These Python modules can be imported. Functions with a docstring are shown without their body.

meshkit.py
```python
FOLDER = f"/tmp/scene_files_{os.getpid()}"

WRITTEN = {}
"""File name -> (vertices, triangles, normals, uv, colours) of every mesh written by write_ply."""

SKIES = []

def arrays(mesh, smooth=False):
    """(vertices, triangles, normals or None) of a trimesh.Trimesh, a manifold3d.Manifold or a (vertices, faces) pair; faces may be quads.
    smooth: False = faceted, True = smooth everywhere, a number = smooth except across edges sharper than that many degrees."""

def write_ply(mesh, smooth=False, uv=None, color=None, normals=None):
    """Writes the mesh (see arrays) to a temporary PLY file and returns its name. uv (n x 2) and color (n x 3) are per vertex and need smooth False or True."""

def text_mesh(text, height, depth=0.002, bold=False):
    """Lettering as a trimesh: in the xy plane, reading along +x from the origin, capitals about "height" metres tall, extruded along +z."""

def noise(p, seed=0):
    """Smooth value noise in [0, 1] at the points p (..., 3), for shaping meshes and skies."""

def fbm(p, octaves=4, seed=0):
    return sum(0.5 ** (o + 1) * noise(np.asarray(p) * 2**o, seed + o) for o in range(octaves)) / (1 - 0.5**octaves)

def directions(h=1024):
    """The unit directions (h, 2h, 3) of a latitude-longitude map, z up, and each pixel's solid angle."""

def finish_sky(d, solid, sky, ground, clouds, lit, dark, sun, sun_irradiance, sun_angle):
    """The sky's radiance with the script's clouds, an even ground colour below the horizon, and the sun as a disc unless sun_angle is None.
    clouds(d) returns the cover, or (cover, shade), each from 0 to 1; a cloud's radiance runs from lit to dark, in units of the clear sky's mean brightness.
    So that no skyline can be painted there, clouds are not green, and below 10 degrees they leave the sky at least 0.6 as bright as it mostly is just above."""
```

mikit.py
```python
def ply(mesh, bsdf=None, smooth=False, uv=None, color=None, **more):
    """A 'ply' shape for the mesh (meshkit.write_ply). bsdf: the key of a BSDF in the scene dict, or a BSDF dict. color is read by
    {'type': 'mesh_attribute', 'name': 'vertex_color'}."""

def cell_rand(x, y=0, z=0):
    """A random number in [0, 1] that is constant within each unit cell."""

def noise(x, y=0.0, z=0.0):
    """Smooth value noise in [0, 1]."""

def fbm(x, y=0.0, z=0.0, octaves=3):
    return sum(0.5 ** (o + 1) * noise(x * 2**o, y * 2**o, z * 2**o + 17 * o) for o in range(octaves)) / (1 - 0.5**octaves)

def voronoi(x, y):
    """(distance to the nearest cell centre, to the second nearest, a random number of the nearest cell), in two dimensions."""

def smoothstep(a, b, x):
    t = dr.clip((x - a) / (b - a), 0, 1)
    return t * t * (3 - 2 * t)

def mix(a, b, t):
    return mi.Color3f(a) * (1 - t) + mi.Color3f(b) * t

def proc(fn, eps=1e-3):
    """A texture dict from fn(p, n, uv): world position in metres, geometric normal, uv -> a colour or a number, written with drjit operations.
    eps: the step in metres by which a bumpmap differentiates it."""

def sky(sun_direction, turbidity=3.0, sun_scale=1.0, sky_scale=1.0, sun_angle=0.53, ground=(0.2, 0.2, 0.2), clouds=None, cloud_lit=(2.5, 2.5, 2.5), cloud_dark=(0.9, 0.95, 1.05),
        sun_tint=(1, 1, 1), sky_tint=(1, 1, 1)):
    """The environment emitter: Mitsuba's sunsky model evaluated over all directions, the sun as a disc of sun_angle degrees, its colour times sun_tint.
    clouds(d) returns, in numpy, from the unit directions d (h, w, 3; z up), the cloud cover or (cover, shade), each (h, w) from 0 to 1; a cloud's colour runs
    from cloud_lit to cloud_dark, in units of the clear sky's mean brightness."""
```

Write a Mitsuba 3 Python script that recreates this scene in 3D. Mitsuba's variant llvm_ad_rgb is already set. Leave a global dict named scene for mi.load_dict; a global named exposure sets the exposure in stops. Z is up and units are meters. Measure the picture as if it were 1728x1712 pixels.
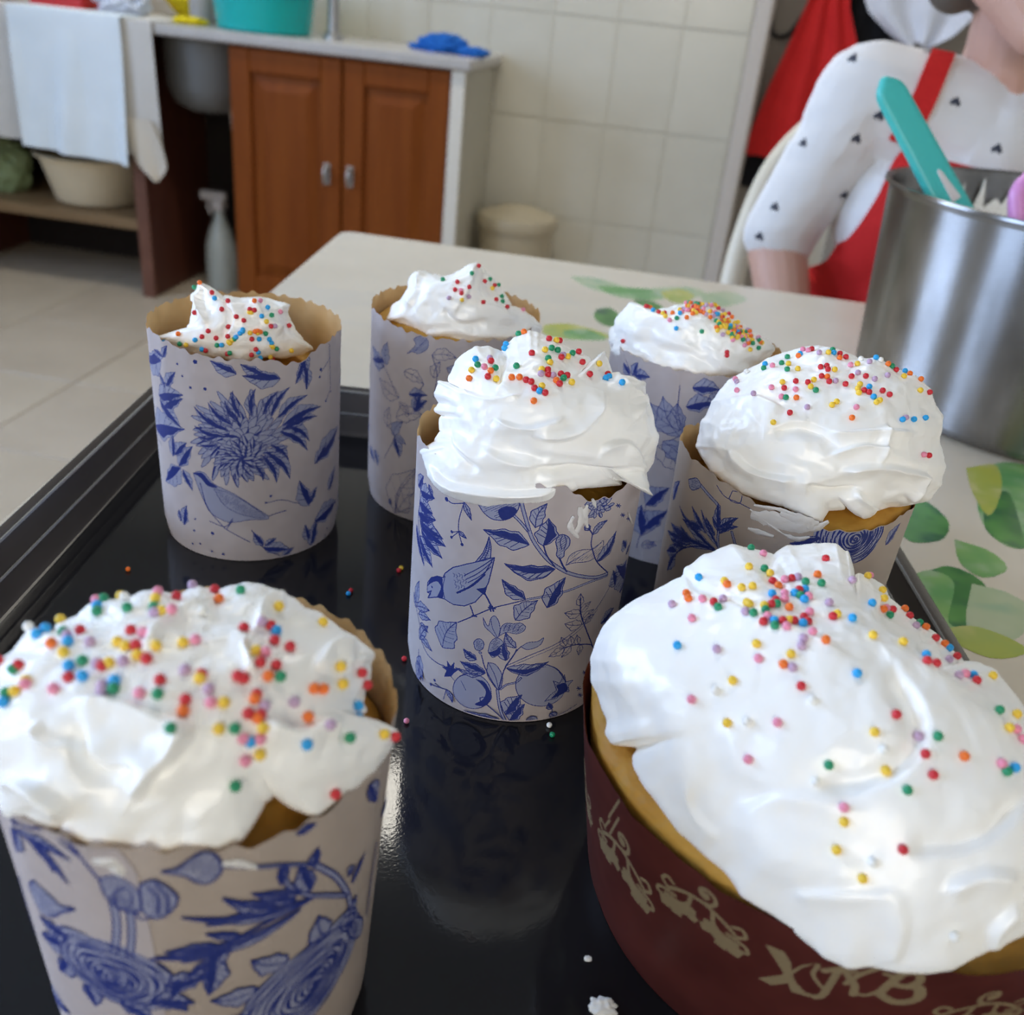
import math
import numpy as np
import trimesh
import manifold3d as m3
import shapely
from shapely.geometry import LineString, Polygon, Point
from shapely import affinity
import drjit as dr
import mitsuba as mi
import mikit
import meshkit
from mikit import noise, fbm, smoothstep, mix, proc

T = mi.ScalarTransform4f
scene, labels = {}, {}

# ---------------------------------------------------------------- camera
IMG_W, IMG_H, FOCAL = 1728, 1712, 1600.0
PITCH, ROLL = math.radians(28.2), math.radians(6.22)
CAM = np.array([0.0, 0.0, 0.986])
FWD = np.array([0, math.cos(PITCH), -math.sin(PITCH)])
_rt, _up = np.array([1.0, 0, 0]), np.cross([1.0, 0, 0], FWD)
CAM_X = math.cos(ROLL) * _rt + math.sin(ROLL) * _up
CAM_U = -math.sin(ROLL) * _rt + math.cos(ROLL) * _up
scene['camera'] = {
    'type': 'thinlens', 'fov': math.degrees(2 * math.atan(IMG_W / 2 / FOCAL)), 'fov_axis': 'x',
    'aperture_radius': 0.0012, 'focus_distance': 0.318, 'near_clip': 0.02, 'far_clip': 50.0,
    'to_world': T().look_at(origin=CAM.tolist(), target=(CAM + FWD).tolist(), up=CAM_U.tolist())}
exposure = 0.23

# ---------------------------------------------------------------- light levels (the lamps and windows are built further down)
WINDOW_LEFT = (6.0, 8.3, 12.8)
WINDOW_REAR = (5.0, 4.6, 3.9)
CEILING_LAMP = (16.0, 15.2, 13.4)

# ---------------------------------------------------------------- helpers
YAW = math.radians(7)
CY, SY = math.cos(YAW), math.sin(YAW)
EX, EY = np.array([CY, -SY, 0]), np.array([SY, CY, 0])
ROOM = T([[CY, SY, 0, 0], [-SY, CY, 0, 0], [0, 0, 1, 0], [0, 0, 0, 1]])   # room coordinates (u along the back wall, v towards it) -> world
ROOM4 = np.array(ROOM.matrix, float)


def room(p):
    p = np.asarray(p, float)
    return p @ ROOM4[:3, :3].T


def proj(p):
    d = np.asarray(p, float) - CAM
    z = d @ FWD
    return np.stack([IMG_W / 2 + FOCAL * (d @ CAM_X) / z, IMG_H / 2 - FOCAL * (d @ CAM_U) / z], -1)


def ray(px):
    px = np.asarray(px, float)
    d = FWD + ((px[..., 0:1] - IMG_W / 2) / FOCAL) * CAM_X - ((px[..., 1:2] - IMG_H / 2) / FOCAL) * CAM_U
    return d / np.linalg.norm(d, axis=-1, keepdims=True)


def on_z(px, z):
    d = ray(px)
    return CAM + d * ((z - CAM[2]) / d[..., 2])[..., None]


def lab(key, label=None, cat=None, group=None, kind=None):
    e = labels.setdefault(key, {})
    for k, v in (('label', label), ('category', cat), ('group', group), ('kind', kind)):
        if v:
            e[k] = v


_used = {}


def key_for(name):
    """name, then name_001, name_002 ... for repeats"""
    n = _used.get(name, -1) + 1
    _used[name] = n
    return name if n == 0 else f'{name}_{n:03d}'


def add(key, mesh, bsdf, smooth=False, to_world=None, **kw):
    d = mesh if isinstance(mesh, dict) else mikit.ply(mesh, bsdf, smooth=smooth, **kw)
    if to_world is not None:
        d = {**d, 'to_world': to_world}
    scene[key] = d
    return key


def part(parent, name, mesh, bsdf, smooth=False, to_world=None, **kw):
    return add(key_for(f'{parent}__{name}'), mesh, bsdf, smooth, to_world, **kw)


def cat(*ms):
    out = []
    for m in ms:
        if isinstance(m, m3.Manifold):
            q = m.to_mesh()
            m = trimesh.Trimesh(q.vert_properties[:, :3], q.tri_verts, process=False)
        elif isinstance(m, tuple):
            f = np.asarray(m[1])
            if f.shape[1] == 4:
                f = np.vstack([f[:, [0, 1, 2]], f[:, [0, 2, 3]]])
            m = trimesh.Trimesh(m[0], f, process=False)
        out.append(m)
    return trimesh.util.concatenate(out)


def in_room(m):
    m = cat(m)
    m.vertices = room(m.vertices)
    return m


def rbox(lo, hi, r=0.004):
    """box with chamfered edges"""
    lo, hi = np.asarray(lo, float), np.asarray(hi, float)
    c, h = (lo + hi) / 2, (hi - lo) / 2
    r = min(r, 0.45 * h.min())
    v = []
    for sx in (-1, 1):
        for sy in (-1, 1):
            for sz in (-1, 1):
                s = np.array([sx, sy, sz])
                for k in range(3):
                    q = h - r
                    q[k] = h[k]
                    v.append(c + s * q)
    return trimesh.convex.convex_hull(np.array(v))


def grid_faces(n, m, wrap_u=False, flip=False):
    i, j = np.meshgrid(np.arange(n if wrap_u else n - 1), np.arange(m - 1), indexing='ij')
    i2 = (i + 1) % n
    q = np.stack([i * m + j, i2 * m + j, i2 * m + j + 1, i * m + j + 1], -1).reshape(-1, 4)
    f = np.vstack([q[:, [0, 1, 2]], q[:, [0, 2, 3]]])
    return f[:, ::-1] if flip else f


def lathe(profile, seg=96, wob=None):
    """profile (r, z) from bottom to top on the outside; r = 0 closes the ends"""
    p = np.asarray(profile, float)
    a = np.arange(seg) * 2 * np.pi / seg
    r = np.repeat(p[None, :, 0], seg, 0)
    z = np.repeat(p[None, :, 1], seg, 0)
    if wob is not None:
        r, z = wob(a[:, None], r, z)
    v = np.stack([r * np.cos(a)[:, None], r * np.sin(a)[:, None], z], -1)
    m = trimesh.Trimesh(v.reshape(-1, 3), grid_faces(seg, len(p), True), process=False)
    m.merge_vertices()
    m.update_faces(m.nondegenerate_faces())
    return m


def tube(pts, rad, sides=10, caps=True):
    p = np.asarray(pts, float)
    rad = np.broadcast_to(rad, (len(p),)).astype(float)
    t = np.gradient(p, axis=0)
    t /= np.linalg.norm(t, axis=1, keepdims=True) + 1e-12
    a = np.cross(t[0], [0, 0, 1.0] if abs(t[0][2]) < 0.9 else [1.0, 0, 0])
    A = []
    for k in range(len(p)):
        a = a - (a @ t[k]) * t[k]
        a /= np.linalg.norm(a)
        A.append(a.copy())
    A = np.array(A)
    B = np.cross(t, A)
    g = np.arange(sides) * 2 * np.pi / sides
    v = p[:, None] + rad[:, None, None] * (np.cos(g)[None, :, None] * A[:, None] + np.sin(g)[None, :, None] * B[:, None])
    n = len(p)
    f = grid_faces(n, sides + 1)
    ids = np.arange(n * (sides + 1))
    row, col = ids // (sides + 1), ids % (sides + 1) % sides
    f = (row * sides + col)[f]
    v = v.reshape(-1, 3)
    if caps:
        v = np.vstack([v, p[0], p[-1]])
        k = np.arange(sides)
        f = np.vstack([f, np.stack([k, (k + 1) % sides, k * 0 + n * sides], 1), np.stack([(n - 1) * sides + (k + 1) % sides, (n - 1) * sides + k, k * 0 + n * sides + 1], 1)])
    m = trimesh.Trimesh(v, f, process=False)
    m.fix_normals()
    return m


def curve(pts, n=24):
    """smooth curve through the points (Catmull-Rom)"""
    p = np.asarray(pts, float)
    if len(p) < 3:
        return p[0] + (p[-1] - p[0]) * np.linspace(0, 1, 3)[:, None]
    q = np.vstack([2 * p[0] - p[1], p, 2 * p[-1] - p[-2]])
    out = []
    per = max(2, n // (len(p) - 1))
    for i in range(len(p) - 1):
        t = np.linspace(0, 1, per, endpoint=False)[:, None]
        a, b, c, d = q[i:i + 4]
        out.append(0.5 * (2 * b + (c - a) * t + (2 * a - 5 * b + 4 * c - d) * t ** 2 + (3 * b - a - 3 * c + d) * t ** 3))
    return np.vstack(out + [p[-1:]])


def slab(P, thick):
    """grid of points (n, m, 3) -> closed sheet with a thickness"""
    P = np.asarray(P, float)
    n, m = P.shape[:2]
    du, dv = np.gradient(P, axis=0), np.gradient(P, axis=1)
    N = np.cross(du, dv)
    N /= np.linalg.norm(N, axis=-1, keepdims=True) + 1e-12
    a, b = (P + N * thick / 2).reshape(-1, 3), (P - N * thick / 2).reshape(-1, 3)
    f = grid_faces(n, m)
    k = n * m
    edge = np.concatenate([np.arange(m), np.arange(1, n) * m + m - 1, (n - 1) * m + np.arange(m - 2, -1, -1), np.arange(n - 2, 0, -1) * m])
    e2 = np.roll(edge, -1)
    side = np.vstack([np.stack([edge, edge + k, e2 + k], 1), np.stack([edge, e2 + k, e2], 1)])
    mesh = trimesh.Trimesh(np.vstack([a, b]), np.vstack([f, f[:, ::-1] + k, side]), process=False)
    mesh.fix_normals()
    return mesh


def bones(chains, length=0.012, smooth=12):
    """chains of (point, radius); neighbours are joined by the hull of their spheres; one smooth mesh"""
    parts = []
    for ch in chains:
        for (p, r), (q, s) in zip(ch[:-1], ch[1:]):
            a = m3.Manifold.sphere(r, 20).translate(list(map(float, p)))
            b = m3.Manifold.sphere(s, 20).translate(list(map(float, q)))
            parts.append(m3.Manifold.batch_hull([a, b]))
    man = m3.Manifold.batch_boolean(parts, m3.OpType.Add).refine_to_length(length)
    m = cat(man)
    m.merge_vertices()
    trimesh.smoothing.filter_taubin(m, iterations=smooth)
    return m


# ---------------------------------------------------------------- materials
def mat(key, base, rough=0.5, spec=0.5, metal=0.0, bump=None, two=True, **kw):
    b = {'type': 'principled', 'base_color': base if isinstance(base, dict) else {'type': 'rgb', 'value': list(base)}, 'roughness': rough, 'specular': spec, 'metallic': metal, **kw}
    if bump is not None:
        fn, scale, eps = bump
        b = {'type': 'bumpmap', 'texture': proc(fn, eps), 'scale': scale, 'bsdf': b}
    scene[key] = {'type': 'twosided', 'bsdf': b} if two else b
    return key


def mottled(a, b, s, detail=3):
    return proc(lambda p, n, uv: mix(a, b, fbm(p.x * s, p.y * s, p.z * s, detail)))


mat('m_frosting', (0.95, 0.945, 0.91), 0.36, 0.5, clearcoat=0.9, clearcoat_gloss=0.94)
mat('m_frosting_thin', (0.66, 0.64, 0.62), 0.4, 0.5)
mat('m_paper_warm', proc(lambda p, n, uv: mix((0.37, 0.305, 0.26), (0.43, 0.36, 0.31), fbm(p.x * 90, p.y * 90, p.z * 90, 3))), 0.5, 0.35)
mat('m_paper', proc(lambda p, n, uv: mix((0.41, 0.36, 0.36), (0.465, 0.415, 0.415), fbm(p.x * 160, p.y * 160, p.z * 160, 2))), 0.55, 0.3)
mat('m_paper_inside', proc(lambda p, n, uv: mix((0.46, 0.28, 0.11), (0.60, 0.40, 0.19), fbm(p.x * 90, p.y * 90, p.z * 90, 3))), 0.5, 0.3)
mat('m_ink', (0.018, 0.030, 0.17), 0.5, 0.3)
mat('m_ink_tint', (0.27, 0.28, 0.385), 0.55, 0.3)
mat('m_brown_paper', proc(lambda p, n, uv: mix((0.050, 0.010, 0.008), (0.095, 0.021, 0.016), fbm(p.x * 70, p.y * 70, p.z * 70, 3))), 0.42, 0.4)
mat('m_brown_inside', (0.10, 0.02, 0.015), 0.5, 0.3)
mat('m_gold', (0.21, 0.155, 0.085), 0.45, 0.5)
mat('m_bread', proc(lambda p, n, uv: mix((0.38, 0.17, 0.02), (0.52, 0.31, 0.06), fbm(p.x * 130, p.y * 130, p.z * 130, 3))), 0.6, 0.3,
    bump=(lambda p, n, uv: fbm(p.x * 500, p.y * 500, p.z * 500, 2), 0.0006, 2e-4))
mat('m_tray', (0.010, 0.010, 0.012), 0.075, 0.38,
    bump=(lambda p, n, uv: fbm(p.x * 1500, p.y * 1100, p.z * 900, 2), 0.000016, 2e-4))
mat('m_tray_wall', mottled((0.055, 0.049, 0.045), (0.085, 0.074, 0.066), 25), 0.36, 0.5)
COLOURS = {'r': ('red', (0.58, 0.018, 0.03)), 'o': ('orange', (0.85, 0.17, 0.015)), 'y': ('yellow', (0.86, 0.58, 0.045)), 'g': ('green', (0.01, 0.27, 0.12)),
           'b': ('blue', (0.015, 0.36, 0.80)), 'p': ('pink', (0.80, 0.27, 0.40)), 'l': ('lilac', (0.50, 0.34, 0.50)), 'w': ('white', (0.86, 0.86, 0.82))}
for _c, (_n, _v) in COLOURS.items():
    mat('m_sprinkle_' + _n, _v, 0.35, 0.5)

# ================================================================ THE ROOM
mat('m_floor_tile', proc(lambda p, n, uv: mix((0.40, 0.335, 0.25), (0.48, 0.41, 0.315), fbm(p.x * 5, p.y * 5, p.z * 5, 4))), 0.33, 0.5)
mat('m_floor_tile_b', proc(lambda p, n, uv: mix((0.385, 0.32, 0.24), (0.465, 0.395, 0.305), fbm(p.x * 6 + 9, p.y * 6, p.z * 6, 4))), 0.33, 0.5)
mat('m_grout', (0.30, 0.255, 0.20), 0.9, 0.2)
mat('m_wall_tile', proc(lambda p, n, uv: mix((0.545, 0.515, 0.43), (0.595, 0.57, 0.485), fbm(p.x * 9, p.y * 9, p.z * 9, 3))), 0.22, 0.5)
mat('m_wall_tile_b', proc(lambda p, n, uv: mix((0.53, 0.50, 0.415), (0.58, 0.555, 0.47), fbm(p.x * 9 + 4, p.y * 9, p.z * 9, 3))), 0.22, 0.5)
mat('m_wall_grout', (0.52, 0.49, 0.41), 0.9, 0.2)
mat('m_plaster', (0.66, 0.63, 0.56), 0.9, 0.2)
mat('m_ceiling', (0.42, 0.41, 0.38), 0.95, 0.1)
mat('m_taupe', mottled((0.27, 0.24, 0.205), (0.31, 0.275, 0.235), 6), 0.7, 0.3)
mat('m_trim', (0.56, 0.51, 0.46), 0.5, 0.4)
mat('m_white_paint', (0.75, 0.75, 0.73), 0.4, 0.5)
U0, U1, V0, V1, HC = -2.75, 2.0, -1.9, 3.3, 2.75

add('floor', in_room(rbox((U0 - .1, V0 - .1, -.08), (U1 + .1, V1 + .4, -.004), .001)), 'm_grout')
lab('floor', kind='structure')
TILE = [mikit.ply(rbox((-.1985, -.1985, -.006), (.1985, .1985, 0), .0015), m) for m in ('m_floor_tile', 'm_floor_tile_b')]
rng = np.random.default_rng(4)
for u in np.arange(-2.66, 1.9, .4):
    for v in np.arange(0.1, 3.3, .4):
        k = part('floor', 'tile', TILE[int(rng.integers(2))], None, to_world=ROOM @ T().translate([u + .2 - .02 + .05, min(v + .2, 9), float(rng.uniform(0, .0006))]))

add('wall_back', in_room(rbox((U0, V1, 0), (.165, V1 + .12, HC), .001)), 'm_wall_grout')
lab('wall_back', kind='structure')
WT = [mikit.ply(rbox((-.0988, .0035, -.1488), (.0988, .007, .1488), .0012), m) for m in ('m_wall_tile', 'm_wall_tile_b')]
for j in range(5):
    for i in range(15):
        uc = .165 - .1 - .2 * i - .028 * 0
        if uc - .1 < U0:
            break
        rx, rz = rng.normal(0, .25, 2)
        part('wall_back', 'tile', WT[int(rng.integers(2))], None,
             to_world=ROOM @ T().translate([uc - .004, V1 - .0069, .037 + .305 * j + .15]) @ T().rotate([1, 0, 0], float(rx) * .4) @ T().rotate([0, 0, 1], float(rz) * .4))
add('trim_1', in_room(cat(rbox((.166, V1 - .012, 0), (.214, V1 + .15, HC), .004), rbox((.205, V1 + .02, 0), (.222, V1 + .15, HC), .003))), 'm_trim')
lab('trim_1', kind='structure')
add('wall_recess', in_room(rbox((.16, V1 + .15, 0), (U1, V1 + .27, HC), .001)), 'm_taupe')
lab('wall_recess', kind='structure')
add('baseboard_recess', in_room(rbox((.222, V1 + .132, 0), (U1, V1 + .152, .2), .004)), 'm_grout')
lab('baseboard_recess', kind='structure')
add('ceiling', in_room(rbox((U0 - .1, V0 - .1, HC), (U1 + .1, V1 + .4, HC + .1), .001)), 'm_ceiling')
lab('ceiling', kind='structure')


def wall_with_holes(lo, hi, holes, axis):
    """a wall as a box minus window openings"""
    w = m3.Manifold.cube([float(b - a) for a, b in zip(lo, hi)]).translate(list(map(float, lo)))
    for (a0, a1, z0, z1) in holes:
        if axis == 'u':
            h = m3.Manifold.cube([a1 - a0, 1.0, z1 - z0]).translate([a0, lo[1] - .4, z0])
        else:
            h = m3.Manifold.cube([1.0, a1 - a0, z1 - z0]).translate([lo[0] - .4, a0, z0])
        w = w - h
    return w


REAR = [(-.35, .75, .95, 2.25)]
LEFT = [(.55, 1.6, .95, 2.3), (-1.5, -.45, .95, 2.3)]
add('wall_rear', in_room(wall_with_holes((U0 - .1, V0 - .15, 0), (U1 + .1, V0, HC), REAR, 'u')), 'm_plaster')
add('wall_left', in_room(wall_with_holes((U0 - .15, V0 - .1, 0), (U0, V1 + .4, HC), LEFT, 'v')), 'm_plaster')
add('wall_right', in_room(rbox((U1, V0 - .1, 0), (U1 + .12, V1 + .4, HC), .001)), 'm_plaster')
for k in ('wall_rear', 'wall_left', 'wall_right'):
    lab(k, kind='structure')


def window(n, hole, axis, at, glow):
    a0, a1, z0, z1 = hole
    key = f'window_{n}'
    lab(key, kind='structure')

    def bx(lo_a, hi_a, lo_z, hi_z, d0, d1):
        return rbox((lo_a, at + d0, lo_z), (hi_a, at + d1, hi_z), .004) if axis == 'u' else rbox((at + d0, lo_a, lo_z), (at + d1, hi_a, hi_z), .004)
    mid = (a0 + a1) / 2
    fr = cat(bx(a0, a0 + .05, z0, z1, -.12, -.05), bx(a1 - .05, a1, z0, z1, -.12, -.05), bx(a0, a1, z0, z0 + .05, -.12, -.05), bx(a0, a1, z1 - .05, z1, -.12, -.05), bx(mid - .035, mid + .035, z0, z1, -.12, -.05))
    part(key, 'frame', in_room(fr), 'm_white_paint')
    for lo, hi in ((a0 + .05, mid - .035), (mid + .035, a1 - .05)):
        q = np.array([[lo, at - .09, z0 + .05], [hi, at - .09, z0 + .05], [hi, at - .09, z1 - .05], [lo, at - .09, z1 - .05]])
        f = np.array([[0, 2, 1], [0, 3, 2]])
        if axis == 'v':
            q = q[:, [1, 0, 2]]
            f = f[:, ::-1]
        # the overcast daylight behind frosted panes
        part(key, 'pane', (room(q), f), 'm_white_paint', emitter={'type': 'area', 'radiance': {'type': 'rgb', 'value': list(glow)}})


window(1, LEFT[0], 'v', U0, WINDOW_LEFT)
window(2, LEFT[1], 'v', U0, WINDOW_LEFT)
window(3, REAR[0], 'u', V0, WINDOW_REAR)

# ceiling lamp
lab('ceiling_lamp', 'long fluorescent ceiling lamp in a white housing above the table', 'lamp')
LU0, LU1, LV0, LV1 = -1.35, .02, 1.93, 2.2
part('ceiling_lamp', 'housing', in_room(rbox((LU0 - .03, LV0 - .03, HC - .05), (LU1 + .03, LV1 + .03, HC - .001), .006)), 'm_white_paint')
q = np.array([[LU0, LV0, HC - .056], [LU1, LV0, HC - .056], [LU1, LV1, HC - .056], [LU0, LV1, HC - .056]])
part('ceiling_lamp', 'diffuser', (room(q), np.array([[0, 2, 1], [0, 3, 2]])), 'm_white_paint', emitter={'type': 'area', 'radiance': {'type': 'rgb', 'value': list(CEILING_LAMP)}})

# ================================================================ TABLE, OILCLOTH, TRAY
TZ, BZ = 0.75, 0.755            # table top, inner floor of the tray
mat('m_oilcloth', proc(lambda p, n, uv: mix(mix((0.56, 0.50, 0.405), (0.64, 0.585, 0.49), fbm(p.x * 14, p.y * 14, p.z * 14, 4)), (0.52, 0.50, 0.46), 0.35 * smoothstep(.62, .75, fbm(p.x * 9 + 5, p.y * 14, 3.0, 4)))), 0.32, 0.5)


def leaf_colour(a, b, c, s):
    return proc(lambda p, n, uv: mix(mix(a, b, smoothstep(.3, .7, fbm(p.x * s, p.y * s, .5, 3))), c, smoothstep(.45, .8, fbm(p.x * s * 1.7 + 7, p.y * s * 1.7, 2.5, 3))))


mat('m_leaf_dark', leaf_colour((0.03, 0.15, 0.03), (0.10, 0.28, 0.06), (0.02, 0.10, 0.05), 30), 0.32, 0.5)
mat('m_leaf_mid', leaf_colour((0.10, 0.30, 0.09), (0.22, 0.40, 0.12), (0.30, 0.42, 0.25), 30), 0.32, 0.5)
mat('m_leaf_pale', leaf_colour((0.36, 0.45, 0.28), (0.45, 0.50, 0.34), (0.28, 0.42, 0.28), 30), 0.32, 0.5)
mat('m_leaf_yellow', leaf_colour((0.40, 0.42, 0.06), (0.32, 0.40, 0.10), (0.50, 0.48, 0.18), 30), 0.32, 0.5)
mat('m_wood_red', proc(lambda p, n, uv: mix((0.135, 0.030, 0.004), (0.205, 0.056, 0.008), fbm(p.x * 40, p.y * 40, p.z * 3, 3))), 0.5, 0.12)
mat('m_wood_light', proc(lambda p, n, uv: mix((0.30, 0.17, 0.075), (0.38, 0.23, 0.11), fbm(p.x * 6, p.y * 50, p.z * 50, 3))), 0.5, 0.4)

# the table top: corners where the cloth's edges lie (room coordinates)
tab = [(-.315, .03), (-.332, .972), (.95, .972), (.95, .03)]
lab('dining_table', 'dining table under the cream oilcloth with green leaves, carrying the baking tray', 'table')
board = trimesh.creation.extrude_polygon(Polygon([(-.238, .035), (.945, .035), (.945, .967), (-.320, .967)]), .032, engine='earcut')
board.vertices[:, 2] += TZ - .035
part('dining_table', 'tabletop', in_room(board), 'm_wood_light')
for u, du in ((-.20, -.07), (.88, 0)):
    for v in (.10, .90):
        u = u + du * (v > .5)
        part('dining_table', 'leg', in_room(rbox((u - .025, v - .025, 0), (u + .025, v + .025, TZ - .035), .004)), 'm_wood_light')
edge = Polygon([(-.2505, .02), (.965, .02), (.965, .985), (-.333, .985)]).buffer(-.012).buffer(.012)
top = trimesh.creation.extrude_polygon(edge, .0025, engine='earcut')
top.vertices[:, 2] += TZ - .0025
ring = np.array(edge.exterior.coords)[:-1]
ring = np.array([edge.exterior.interpolate(t, normalized=True).coords[0] for t in np.linspace(0, 1, 260, endpoint=False)])
zz = np.linspace(0, 1, 7)
skirt = np.zeros((len(ring) + 1, 7, 3))
cen = ring.mean(0)
for i in range(len(ring) + 1):
    r = ring[i % len(ring)]
    t = ring[(i + 1) % len(ring)] - ring[i - 1]
    nrm = np.array([t[1], -t[0]]) / np.linalg.norm(t)
    if nrm @ (r - cen) < 0:
        nrm = -nrm
    wv = .5 + .5 * math.sin(i * 2 * math.pi / 20)
    for j, s in enumerate(zz):
        skirt[i, j] = [*(r + nrm * (.001 + .004 * s * wv)), TZ - .001 - .055 * s]
lab('oilcloth', 'cream marbled oilcloth with printed green leaves covering the table', 'tablecloth')
part('oilcloth', 'top_sheet', in_room(top), 'm_oilcloth')
part('oilcloth', 'hanging_edge', in_room(slab(skirt, .0012)), 'm_oilcloth', smooth=40)


def flat_leaf(px, m, lift):
    """a printed leaf: outline given by image points of the photograph, laid out on the table top"""
    w = on_z(curve(list(px) + [px[0]], 40), TZ)
    pg = Polygon(w[:, :2]).buffer(0)
    if pg.geom_type != 'Polygon':
        pg = max(pg.geoms, key=lambda g: g.area)
    v, f = trimesh.creation.triangulate_polygon(pg.simplify(.0004), engine='earcut')
    part('oilcloth', 'printed_leaf', trimesh.Trimesh(np.column_stack([v, np.full(len(v), TZ + lift)]), f, process=False), m)


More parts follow.
